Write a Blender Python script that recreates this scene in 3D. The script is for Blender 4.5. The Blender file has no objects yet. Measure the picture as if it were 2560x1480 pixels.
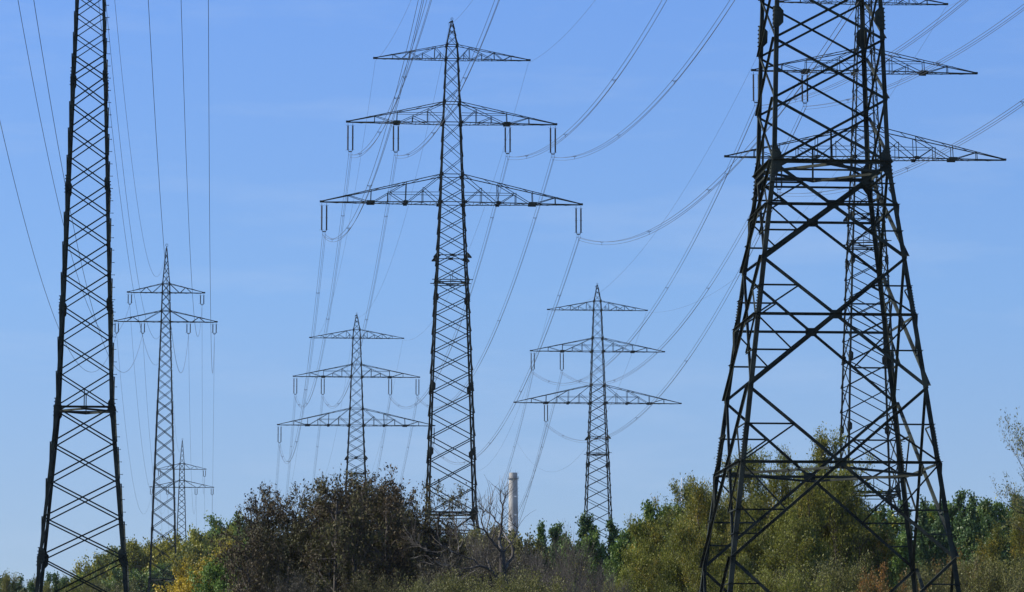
import bpy, math, random
import numpy as np
from mathutils import Vector, Matrix

sc = bpy.context.scene
COL = sc.collection
R = math.radians

# ------------------------------------------------------------------ camera
F_PX, CXP, CYP, ZC = 9600.0, 1280.0, 740.0, 1.7
TH = math.atan(1160.0 / F_PX)

def z_at(py, Y):
    return ZC + Y * math.tan(TH + math.atan((CYP - py) / F_PX))

def x_at(px, py, Y):
    Z = z_at(py, Y) - ZC
    return (px - CXP) * (Y * math.cos(TH) + Z * math.sin(TH)) / F_PX

cam_d = bpy.data.cameras.new('camera')
cam = bpy.data.objects.new('camera', cam_d)
COL.objects.link(cam)
cam.location = (0, 0, ZC)
cam.rotation_euler = (math.pi / 2 + TH, 0, 0)
cam_d.sensor_width = 36.0
cam_d.lens = 36.0 * F_PX / 2560.0
cam_d.clip_start = 0.5
cam_d.clip_end = 20000
sc.camera = cam

# ------------------------------------------------------------------ light
SUN_EL, SUN_AZ = 36.0, -93.0          # azimuth measured from +Y, negative = left
SKY_LO, SKY_MID, SKY_HI = (1.02, 0.85, 0.70, 1), (0.80, 0.88, 0.95, 1), (0.69, 0.84, 1.08, 1)
world = bpy.data.worlds.new('World')
sc.world = world
world.use_nodes = True
nt = world.node_tree
bg = nt.nodes['Background']
sky = nt.nodes.new('ShaderNodeTexSky')
sky.sky_type = 'NISHITA'
sky.sun_disc = False
sky.sun_elevation = R(SUN_EL)
sky.sun_rotation = R(SUN_AZ)
sky.altitude = 0
sky.air_density = 1.0
sky.dust_density = 0.2
sky.ozone_density = 3.0
# look a little above the murky horizon layer of the sky model, then grade it towards the photo's blue
tc = nt.nodes.new('ShaderNodeTexCoord')
ma = nt.nodes.new('ShaderNodeVectorMath'); ma.operation = 'ADD'; ma.inputs[1].default_value = (0, 0, 0.2)
nz = nt.nodes.new('ShaderNodeVectorMath'); nz.operation = 'NORMALIZE'
nt.links.new(tc.outputs['Generated'], ma.inputs[0]); nt.links.new(ma.outputs[0], nz.inputs[0]); nt.links.new(nz.outputs[0], sky.inputs[0])
sep = nt.nodes.new('ShaderNodeSeparateXYZ'); nt.links.new(tc.outputs['Generated'], sep.inputs[0])
mr = nt.nodes.new('ShaderNodeMapRange'); mr.inputs[1].default_value = 0.04; mr.inputs[2].default_value = 0.2
nt.links.new(sep.outputs[2], mr.inputs[0])
rp = nt.nodes.new('ShaderNodeValToRGB')
rp.color_ramp.elements[0].color = SKY_LO; rp.color_ramp.elements[1].color = SKY_HI
e = rp.color_ramp.elements.new(0.5); e.color = SKY_MID
nt.links.new(mr.outputs[0], rp.inputs[0])
mu = nt.nodes.new('ShaderNodeMix'); mu.data_type = 'RGBA'; mu.blend_type = 'MULTIPLY'; mu.inputs[0].default_value = 1.0
nt.links.new(sky.outputs[0], mu.inputs[6]); nt.links.new(rp.outputs[0], mu.inputs[7])
# faint cirrus
mp = nt.nodes.new('ShaderNodeMapping'); mp.inputs['Scale'].default_value = (9, 9, 55); mp.inputs['Rotation'].default_value = (0, R(6), 0)
nt.links.new(tc.outputs['Generated'], mp.inputs[0])
cn = nt.nodes.new('ShaderNodeTexNoise'); cn.inputs['Scale'].default_value = 1.0; cn.inputs['Detail'].default_value = 6; cn.inputs['Roughness'].default_value = 0.62
nt.links.new(mp.outputs[0], cn.inputs['Vector'])
cr = nt.nodes.new('ShaderNodeMapRange'); cr.inputs[1].default_value = 0.5; cr.inputs[2].default_value = 0.85; cr.inputs[4].default_value = 0.3
nt.links.new(cn.outputs['Fac'], cr.inputs[0])
cm = nt.nodes.new('ShaderNodeMix'); cm.data_type = 'RGBA'; cm.inputs[7].default_value = (2.6, 3.2, 4.2, 1)
nt.links.new(cr.outputs[0], cm.inputs[0]); nt.links.new(mu.outputs[2], cm.inputs[6])
nt.links.new(cm.outputs[2], bg.inputs[0])
bg.inputs[1].default_value = 0.15
sun_d = bpy.data.lights.new('sun', 'SUN')
sun_d.energy = 5.0
sun_d.angle = R(0.5)
sun_d.color = (1.0, 0.93, 0.82)
sun = bpy.data.objects.new('sun', sun_d)
COL.objects.link(sun)
sd = Vector((math.sin(R(SUN_AZ)) * math.cos(R(SUN_EL)), math.cos(R(SUN_AZ)) * math.cos(R(SUN_EL)), math.sin(R(SUN_EL))))
sun.rotation_euler = sd.to_track_quat('Z', 'Y').to_euler()
sun.location = (-200, 0, 200)
sc.view_settings.view_transform = 'Standard'
sc.view_settings.look = 'None'
sc.view_settings.exposure = 0.5
sc.view_settings.gamma = 1.0

# ------------------------------------------------------------------ materials
def new_mat(name):
    m = bpy.data.materials.new(name)
    m.use_nodes = True
    return m, m.node_tree, m.node_tree.nodes['Principled BSDF']

def noise_mix(nt, c1, c2, scale, detail=4, coord='Object', lo=0.4, hi=0.6):
    tc = nt.nodes.new('ShaderNodeTexCoord')
    n = nt.nodes.new('ShaderNodeTexNoise')
    n.inputs['Scale'].default_value = scale
    n.inputs['Detail'].default_value = detail
    nt.links.new(tc.outputs[coord], n.inputs['Vector'])
    mr = nt.nodes.new('ShaderNodeMapRange')
    mr.inputs[1].default_value = lo
    mr.inputs[2].default_value = hi
    nt.links.new(n.outputs['Fac'], mr.inputs[0])
    mx = nt.nodes.new('ShaderNodeMix')
    mx.data_type = 'RGBA'
    mx.inputs[6].default_value = (*c1, 1)
    mx.inputs[7].default_value = (*c2, 1)
    nt.links.new(mr.outputs[0], mx.inputs[0])
    return mx.outputs[2]

def simple_mat(name, c1, c2, scale, rough, metallic=0.0, spec=0.5):
    m, t, b = new_mat(name)
    t.links.new(noise_mix(t, c1, c2, scale), b.inputs['Base Color'])
    b.inputs['Roughness'].default_value = rough
    b.inputs['Metallic'].default_value = metallic
    b.inputs['Specular IOR Level'].default_value = spec
    return m

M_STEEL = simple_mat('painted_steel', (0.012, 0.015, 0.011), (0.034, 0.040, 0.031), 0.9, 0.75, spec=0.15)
M_INS = simple_mat('brown_porcelain', (0.010, 0.007, 0.007), (0.018, 0.012, 0.010), 3.0, 0.5)
M_FIT = simple_mat('galvanised_fitting', (0.06, 0.06, 0.062), (0.1, 0.1, 0.1), 4.0, 0.5)
M_WIRE = simple_mat('weathered_conductor', (0.028, 0.029, 0.03), (0.048, 0.049, 0.05), 0.2, 0.6)
M_BARK = simple_mat('dark_bark', (0.028, 0.022, 0.017), (0.06, 0.05, 0.04), 6.0, 0.9)
M_TWIG = simple_mat('grey_twig', (0.05, 0.043, 0.035), (0.11, 0.095, 0.08), 1.2, 0.9)
M_DEAD, _t, _b = new_mat('dead_wood')
_t.links.new(noise_mix(_t, (0.05, 0.042, 0.034), (0.30, 0.265, 0.22), 1.3, lo=0.55, hi=0.67), _b.inputs['Base Color'])
_b.inputs['Roughness'].default_value = 0.85
M_GROUND = simple_mat('meadow_grass', (0.035, 0.05, 0.018), (0.08, 0.075, 0.03), 0.05, 0.95)

def leaf_mat(name, ca, cb, cpatch, patch=0.62, scale=0.35, trans=0.3, rough=0.5):
    """leaf colour differs from leaf to leaf; patches of turned leaves through the crown"""
    m, t, b = new_mat(name)
    geo = t.nodes.new('ShaderNodeNewGeometry')
    oi = t.nodes.new('ShaderNodeObjectInfo')
    mx = t.nodes.new('ShaderNodeMix'); mx.data_type = 'RGBA'
    mx.inputs[6].default_value = (*ca, 1); mx.inputs[7].default_value = (*cb, 1)
    t.links.new(geo.outputs['Random Per Island'], mx.inputs[0])
    n = t.nodes.new('ShaderNodeTexNoise')
    n.inputs['Scale'].default_value = scale
    n.inputs['Detail'].default_value = 3
    t.links.new(geo.outputs['Position'], n.inputs['Vector'])
    ad = t.nodes.new('ShaderNodeMath'); ad.operation = 'MULTIPLY_ADD'
    ad.inputs[1].default_value = 0.22; ad.inputs[2].default_value = -0.11
    t.links.new(geo.outputs['Random Per Island'], ad.inputs[0])
    s = t.nodes.new('ShaderNodeMath'); s.operation = 'ADD'
    t.links.new(n.outputs['Fac'], s.inputs[0]); t.links.new(ad.outputs[0], s.inputs[1])
    mr = t.nodes.new('ShaderNodeMapRange')
    mr.inputs[1].default_value = patch - 0.06; mr.inputs[2].default_value = patch + 0.06
    t.links.new(s.outputs[0], mr.inputs[0])
    m2 = t.nodes.new('ShaderNodeMix'); m2.data_type = 'RGBA'
    m2.inputs[7].default_value = (*cpatch, 1)
    t.links.new(mr.outputs[0], m2.inputs[0]); t.links.new(mx.outputs[2], m2.inputs[6])
    hs = t.nodes.new('ShaderNodeHueSaturation')
    hv = t.nodes.new('ShaderNodeMapRange')
    hv.inputs[3].default_value = 0.8; hv.inputs[4].default_value = 1.2
    t.links.new(oi.outputs['Random'], hv.inputs[0]); t.links.new(hv.outputs[0], hs.inputs['Value'])
    t.links.new(m2.outputs[2], hs.inputs['Color'])
    t.links.new(hs.outputs[0], b.inputs['Base Color'])
    b.inputs['Roughness'].default_value = rough
    b.inputs['Specular IOR Level'].default_value = 0.28
    tr = t.nodes.new('ShaderNodeBsdfTranslucent')
    t.links.new(hs.outputs[0], tr.inputs['Color'])
    ms = t.nodes.new('ShaderNodeMixShader')
    ms.inputs[0].default_value = trans
    t.links.new(b.outputs[0], ms.inputs[1]); t.links.new(tr.outputs[0], ms.inputs[2])
    t.links.new(ms.outputs[0], t.nodes['Material Output'].inputs[0])
    return m

L_BROWN = leaf_mat('withered_leaf', (0.030, 0.021, 0.008), (0.088, 0.060, 0.021), (0.064, 0.062, 0.017), 0.52, 0.3, 0.12, 0.65)
L_POPLAR = leaf_mat('poplar_leaf', (0.0492, 0.0966, 0.0171), (0.1435, 0.2123, 0.0366), (0.3553, 0.2928, 0.0268), 0.68, 0.45)
L_DARK = leaf_mat('dark_poplar_leaf', (0.0349, 0.072, 0.022), (0.0913, 0.1497, 0.0415), (0.1476, 0.1799, 0.0366), 0.70, 0.4)
L_WILLOW = leaf_mat('willow_leaf', (0.0818, 0.0997, 0.0138), (0.2178, 0.2207, 0.0295), (0.2904, 0.2136, 0.0197), 0.66, 0.3)
L_LINDEN = leaf_mat('turning_linden_leaf', (0.1461, 0.1558, 0.0175), (0.3535, 0.3116, 0.0322), (0.0576, 0.0956, 0.0195), 0.56, 0.07)
L_YELLOW = leaf_mat('yellow_leaf', (0.24, 0.185, 0.014), (0.50, 0.37, 0.022), (0.13, 0.13, 0.02), 0.55, 0.12)
L_OLIVE = leaf_mat('olive_leaf', (0.0854, 0.0913, 0.022), (0.2013, 0.1946, 0.0461), (0.1464, 0.1409, 0.0549), 0.6, 0.4)
L_ORANGE = leaf_mat('orange_leaf', (0.15, 0.078, 0.02), (0.32, 0.15, 0.024), (0.12, 0.11, 0.025), 0.53, 0.7)
L_GREY = leaf_mat('grey_twig_leaf', (0.045, 0.042, 0.026), (0.10, 0.088, 0.055), (0.075, 0.065, 0.05), 0.6, 0.5)

# ------------------------------------------------------------------ object helpers
def link(name, me, mat, parent=None):
    o = bpy.data.objects.new(name, me)
    COL.objects.link(o)
    if mat is not None and me is not None and not me.materials:
        me.materials.append(mat)
    o.parent = parent
    return o

def tag(o, label=None, cat=None, group=None, kind=None):
    if label: o['label'] = label
    if cat: o['category'] = cat
    if group: o['group'] = group
    if kind: o['kind'] = kind
    return o

def thing(name, loc, label, cat, group=None, rz=0.0):
    o = bpy.data.objects.new(name, None)
    o.empty_display_size = 0.5
    COL.objects.link(o)
    o.location = loc
    o.rotation_euler = (0, 0, rz)
    return tag(o, label, cat, group)

def copy_tree(o, parent=None):
    c = o.copy()
    COL.objects.link(c)
    c.parent = parent
    for ch in list(o.children):
        copy_tree(ch, c)
    return c

def mesh_np(name, V, Fq):
    """V (n,3), Fq (m,k) -> mesh, fast"""
    V = np.asarray(V, np.float32); Fq = np.asarray(Fq, np.int32)
    me = bpy.data.meshes.new(name)
    k = Fq.shape[1]
    me.vertices.add(len(V)); me.vertices.foreach_set('co', V.ravel())
    me.loops.add(Fq.size); me.loops.foreach_set('vertex_index', Fq.ravel())
    me.polygons.add(len(Fq)); me.polygons.foreach_set('loop_start', np.arange(0, Fq.size, k, dtype=np.int32))
    me.update(calc_edges=True)
    return me

class MB:
    """collects solids into one mesh"""
    def __init__(s): s.v = []; s.f = []
    def add(s, vs, fs):
        b = len(s.v)
        s.v += [tuple(p) for p in vs]
        s.f += [tuple(i + b for i in q) for q in fs]
    def angle(s, p0, p1, w, a, b, t=None, centre=True):
        """steel angle section from p0 to p1: one flange along a, the other along b"""
        p0 = Vector(p0); p1 = Vector(p1)
        ax = (p1 - p0)
        if ax.length < 1e-4: return
        ax.normalize()
        a = Vector(a); a = a - ax * a.dot(ax)
        if a.length < 1e-4: a = ax.orthogonal()
        a.normalize()
        bb = Vector(b); c = ax.cross(a)
        if c.dot(bb) < 0: c = -c
        b = c.normalized()
        t = t or max(0.012, w * 0.12)
        prof = [(0, 0), (w, 0), (w, t), (t, t), (t, w), (0, w)]
        off = -a * (w / 2) if centre else Vector((0, 0, 0))
        vs = [p + off + a * x + b * y for p in (p0, p1) for x, y in prof]
        fs = [(i, (i + 1) % 6, 6 + (i + 1) % 6, 6 + i) for i in range(6)]
        fs += [(0, 1, 2, 3), (0, 3, 4, 5), (6, 9, 8, 7), (6, 11, 10, 9)]
        s.add(vs, fs)
    def box(s, c, hx, hy, hz, ex=(1, 0, 0), ey=(0, 1, 0), ez=(0, 0, 1)):
        c = Vector(c); ex = Vector(ex) * hx; ey = Vector(ey) * hy; ez = Vector(ez) * hz
        vs = [c + ex * i + ey * j + ez * k for k in (-1, 1) for j in (-1, 1) for i in (-1, 1)]
        s.add(vs, [(0, 2, 3, 1), (4, 5, 7, 6), (0, 1, 5, 4), (2, 6, 7, 3), (0, 4, 6, 2), (1, 3, 7, 5)])
    def prism(s, pts, n, t):
        """polygon pts extruded by t along n (centred)"""
        n = Vector(n).normalized() * (t / 2)
        k = len(pts)
        vs = [Vector(p) - n for p in pts] + [Vector(p) + n for p in pts]
        fs = [tuple(range(k - 1, -1, -1)), tuple(range(k, 2 * k))]
        fs += [(i, (i + 1) % k, k + (i + 1) % k, k + i) for i in range(k)]
        s.add(vs, fs)
    def tube(s, pts, r, n=5, r1=None, caps=True):
        pts = [Vector(p) for p in pts]; m = len(pts)
        rs = r if isinstance(r, (list, tuple)) else [r + ((r1 if r1 is not None else r) - r) * i / max(1, m - 1) for i in range(m)]
        vs = []; prev = None
        for i, p in enumerate(pts):
            d = (pts[min(i + 1, m - 1)] - pts[max(i - 1, 0)])
            if d.length < 1e-6: d = Vector((0, 0, 1))
            d.normalize()
            if prev is None: u = d.orthogonal().normalized()
            else:
                u = prev - d * prev.dot(d)
                u = u.normalized() if u.length > 1e-5 else d.orthogonal().normalized()
            prev = u; w = d.cross(u)
            for k in range(n):
                a = 2 * math.pi * k / n
                vs.append(p + (u * math.cos(a) + w * math.sin(a)) * rs[i])
        fs = [(i * n + k, i * n + (k + 1) % n, (i + 1) * n + (k + 1) % n, (i + 1) * n + k) for i in range(m - 1) for k in range(n)]
        if caps:
            fs += [tuple(range(n - 1, -1, -1)), tuple((m - 1) * n + k for k in range(n))]
        s.add(vs, fs)
    def lathe(s, prof, c, n=10):
        c = Vector(c)
        pts = prof
        vs = [c + Vector((r * math.cos(2 * math.pi * k / n), r * math.sin(2 * math.pi * k / n), z)) for r, z in pts for k in range(n)]
        m = len(pts)
        fs = [(i * n + k, i * n + (k + 1) % n, (i + 1) * n + (k + 1) % n, (i + 1) * n + k) for i in range(m - 1) for k in range(n)]
        fs += [tuple(range(n - 1, -1, -1)), tuple((m - 1) * n + k for k in range(n))]
        s.add(vs, fs)
    def build(s, name, mat, parent=None):
        me = bpy.data.meshes.new(name)
        me.from_pydata(s.v, [], s.f)
        me.update()
        return link(name, me, mat, parent)

# ------------------------------------------------------------------ pylons
FACES = [((0, -1, 0), (1, 0, 0)), ((0, 1, 0), (-1, 0, 0)), ((1, 0, 0), (0, 1, 0)), ((-1, 0, 0), (0, -1, 0))]

def lerp_profile(prof, z):
    for (z0, w0), (z1, w1) in zip(prof, prof[1:]):
        if z0 <= z <= z1: return w0 + (w1 - w0) * (z - z0) / (z1 - z0)
    return prof[-1][1] if z > prof[-1][0] else prof[0][1]

def leg_size(prof, z):
    return lerp_profile(prof, z)

def corner(prof, z, sx, sy):
    h = lerp_profile(prof, z) / 2
    return Vector((sx * h, sy * h, z))

def face_pt(prof, z, face, s):
    """point on a face: s = -1 left edge .. +1 right edge"""
    n, u = FACES[face]
    h = lerp_profile(prof, z) / 2
    return Vector(n) * h + Vector(u) * (h * s) + Vector((0, 0, z))

def member(mb, prof, face, a, b, w, inner=False):
    """bracing member on a face between (s,z) points"""
    n = Vector(FACES[face][0])
    p0 = face_pt(prof, a[1], face, a[0]); p1 = face_pt(prof, b[1], face, b[0])
    d = p1 - p0
    inp = d.cross(n)
    off = n * (-0.045 if inner else 0.012)
    mb.angle(p0 + off, p1 + off, w, inp, -n if inner else n)

def gusset(leg_obj, prof, z, sx, sy, hw, hh, mat, bolts=True):
    mb = MB()
    c = corner(prof, z, sx, sy)
    dz = 0.3
    ax = (corner(prof, z + dz, sx, sy) - corner(prof, z - dz, sx, sy)).normalized()
    for (u, n) in ((Vector((-sx, 0, 0)), Vector((0, sy, 0))), (Vector((0, -sy, 0)), Vector((sx, 0, 0)))):
        o = c + n * 0.03
        pts = [o - ax * hh - u * 0.01, o - ax * hh + u * hw * 0.45, o - ax * hh * 0.55 + u * hw, o + ax * hh * 0.55 + u * hw,
               o + ax * hh + u * hw * 0.45, o + ax * hh - u * 0.01]
        mb.prism(pts, n, 0.03)
        if bolts:
            k = max(5, int(hh * 2 / 0.17))
            for i in range(k):
                q = -hh * 0.95 + 2 * hh * 0.95 * i / (k - 1)
                for uu in (0.08, hw * 0.42):
                    mb.box(o + ax * q + u * uu + n * 0.045, 0.026, 0.026, 0.026)
    return mb.build('gusset_plate', mat, leg_obj)

def build_legs(root, prof, zs, sizes, plates, mat, step_leg=None, pw=0.5):
    legs = []
    for sx, sy in ((-1, -1), (1, -1), (1, 1), (-1, 1)):
        mb = MB()
        for z0, z1 in zip(zs, zs[1:]):
            w = lerp_profile(sizes, (z0 + z1) / 2)
            mb.angle(corner(prof, z0, sx, sy), corner(prof, z1, sx, sy), w, (-sx, 0, 0), (0, -sy, 0), t=max(0.025, w * 0.11), centre=False)
        if zs[0] < 0.5:
            c = corner(prof, 0.0, sx, sy)
            mb.box(c - Vector((sx * .1, sy * .1, -0.25)), 0.55, 0.55, 0.55)
        lg = mb.build('leg', mat, root)
        for z, hh in plates:
            gusset(lg, prof, z, sx, sy, pw * (0.28 + 0.72 * min(1, lerp_profile(prof, z) / 5)), hh, mat)
        if step_leg and (sx, sy) in step_leg:
            z, zend, dz = step_leg[(sx, sy)]
            st = MB(); st.tube([(0, 0, 0), (sx * 0.24, 0, 0)], 0.02, 4); st.tube([(sx * 0.235, 0, 0), (sx * 0.255, 0, 0)], 0.035, 6)
            first = None
            while z < zend:
                if first is None: first = o = st.build('step_bolt', mat, lg)
                else: o = link('step_bolt', first.data, None, lg)
                o.location = corner(prof, z, sx, sy) + Vector((0, -sy * 0.05, 0))
                z += dz
        legs.append(lg)
    return legs

def x_panels(mbs, prof, zs, wfun):
    for z0, z1 in zip(zs, zs[1:]):
        w = wfun((z0 + z1) / 2)
        for f in range(4):
            member(mbs[f], prof, f, (-1, z0), (1, z1), w)
            member(mbs[f], prof, f, (1, z0), (-1, z1), w, inner=True)

def split(z0, z1, n, g=1.0):
    """n panels from z0 to z1 whose heights shrink by g each"""
    hs = [g ** i for i in range(n)]
    t = sum(hs); out = [z0]
    for h in hs: out.append(out[-1] + h / t * (z1 - z0))
    out[-1] = z1
    return out

def make_arm(root, name, side, L, zb, zt, wb, wt, chords, posts, diags, levels, mat, mw=0.07, cw=0.1, plan=8, tipw=0.14, plates=()):
    """lattice crossarm: u = 0 tip .. 1 body. points: ('b',u) bottom, ('t',u) top, ('p',u,f) at f of the full height"""
    mb = MB()
    def P(node, s):
        k, u = node[0], node[1]
        if k == 'b':
            return Vector((side * (L - u * (L - wb / 2)), s * (tipw + u * (wb / 2 - tipw)), zb))
        if k == 't':
            return Vector((side * (L - u * (L - wt / 2)), s * (tipw + u * (wt / 2 - tipw)), zb + 0.12 + u * (zt - zb - 0.12)))
        f = node[2]; hb = P(('b', u), s); ht = P(('t', u), s)
        q = hb.copy(); z = zb + f * (zt - zb)
        q.z = z
        loc = (z - zb) / max(0.01, ht.z - zb)
        q.y = hb.y + (ht.y - hb.y) * min(1, loc)
        return q
    for s in (-1, 1):
        n = Vector((0, s, 0))
        mb.angle(P(('b', 0), s), P(('b', 1), s), cw, (0, 0, 1), -n)
        mb.angle(P(('t', 0), s) + n * 0.004, P(('t', 1), s) + n * 0.004, cw * 0.9, (0, 0, -1), -n)
        for (u, f) in posts:
            top = ('t', u) if f is None else ('p', u, f)
            mb.angle(P(('b', u), s) - n * 0.02, P(top, s) - n * 0.02, mw * 1.1, (1, 0, 0), -n)
        for i, (a, b) in enumerate(diags):
            k = 0.035 + 0.012 * (i % 3)
            d = P(b, s) - P(a, s)
            mb.angle(P(a, s) - n * k, P(b, s) - n * k, mw, d.cross(n), -n)
        for (u, f) in levels:
            mb.angle(P(('p', u, f), s) - n * 0.03, P(('p', 1, f), s) - n * 0.03, mw * 0.8, (0, 0, 1), -n)
        for (u, hw) in plates:
            c = P(('b', u), s) + n * 0.02
            mb.box(c, hw, 0.012, 0.2)
    # plan bracing of the bottom, and of the top
    for i in range(plan):
        u0 = 0.05 + 0.95 * i / plan; u1 = 0.05 + 0.95 * (i + 1) / plan
        s = 1 if i % 2 else -1
        dz = Vector((0, 0, -0.03))
        mb.angle(P(('b', u0), s) + dz, P(('b', u1), -s) + dz, mw * 0.9, (0, 1, 0), (0, 0, -1))
        mb.angle(P(('b', u1), -1) + dz * 1.6, P(('b', u1), 1) + dz * 1.6, mw * 0.8, (1, 0, 0), (0, 0, -1))
        if i % 2: mb.angle(P(('t', u0), s) - dz, P(('t', u1), -s) - dz, mw * 0.7, (0, 1, 0), (0, 0, 1))
    mb.box((side * (L - 0.05), 0, zb + 0.07), 0.28, tipw + 0.06, 0.11)
    return mb.build(name, mat, root)

def make_insulator(root, x, z, gap, length, drop, r, three):
    """double long-rod suspension set with yoke and clamps, hung at x under the arm at z"""
    mb = MB()
    for s in (-1, 1):
        mb.tube([(x + s * gap / 2, 0, z), (x + s * gap / 2, 0, z - 0.32)], 0.03, 6)
    st = mb.build('insulator_string', M_FIT, root)
    for s in (-1, 1):
        m = MB(); n = int(length / 0.11); prof = []
        z0 = z - 0.3
        for i in range(n):
            za = z0 - length * i / n; h = length / n
            prof += [(r * 0.68, za), (r * 0.68, za - h * 0.45), (r, za - h * 0.6), (r * 0.6, za - h * 0.98)]
        m.lathe([(a, b) for a, b in prof], (x + s * gap / 2, 0, 0), 7)
        m.build('insulator_rod', M_INS, st)
    fit = MB()
    for s in (-1, 1):
        xx = x + s * gap / 2
        for zz, sg in ((z - 0.26, 1), (z - 0.3 - length, -1)):      # arcing horns
            fit.tube([(xx, 0, zz), (xx - 0.16, 0, zz), (xx - 0.3, 0, zz + 0.05 * sg)], 0.016, 4)
            fit.tube([(xx, 0, zz), (xx + 0.16, 0, zz), (xx + 0.24, 0, zz - 0.06 * sg)], 0.016, 4)
        if three:
            zz = z - 0.3 - length * 0.5
            fit.tube([(xx + 0.15 * math.cos(k * math.pi / 4), 0.15 * math.sin(k * math.pi / 4), zz) for k in range(9)], 0.018, 4)
        fit.tube([(xx, 0, z - 0.3 - length), (xx - s * gap * 0.1, 0, z - 0.42 - length), (x + s * gap * 0.15, 0, z - 0.5 - length)], 0.045, 5)
    fit.build('arcing_horns', M_FIT, st)
    yk = MB()
    zy = z - 0.5 - length
    yk.prism([(x - gap * 0.42, 0, zy + 0.06), (x - gap * 0.3, 0, zy - 0.07), (x + gap * 0.3, 0, zy - 0.07), (x + gap * 0.42, 0, zy + 0.06)], (0, 1, 0), 0.08)
    if three:
        for dx, dz in ((-0.2, 0), (0.2, 0), (0, -0.32)):
            yk.tube([(x + dx * 0.9, 0, zy), (x + dx, 0, z - drop + dz + 0.02)], 0.022, 4)
            yk.box((x + dx, 0, z - drop + dz), 0.03, 0.16, 0.04)
    else:
        yk.tube([(x, 0, zy), (x, 0, z - drop)], 0.022, 4)
        yk.box((x, 0, z - drop), 0.03, 0.14, 0.035)
    yk.build('yoke_plate', M_FIT, st)
    return st

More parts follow.
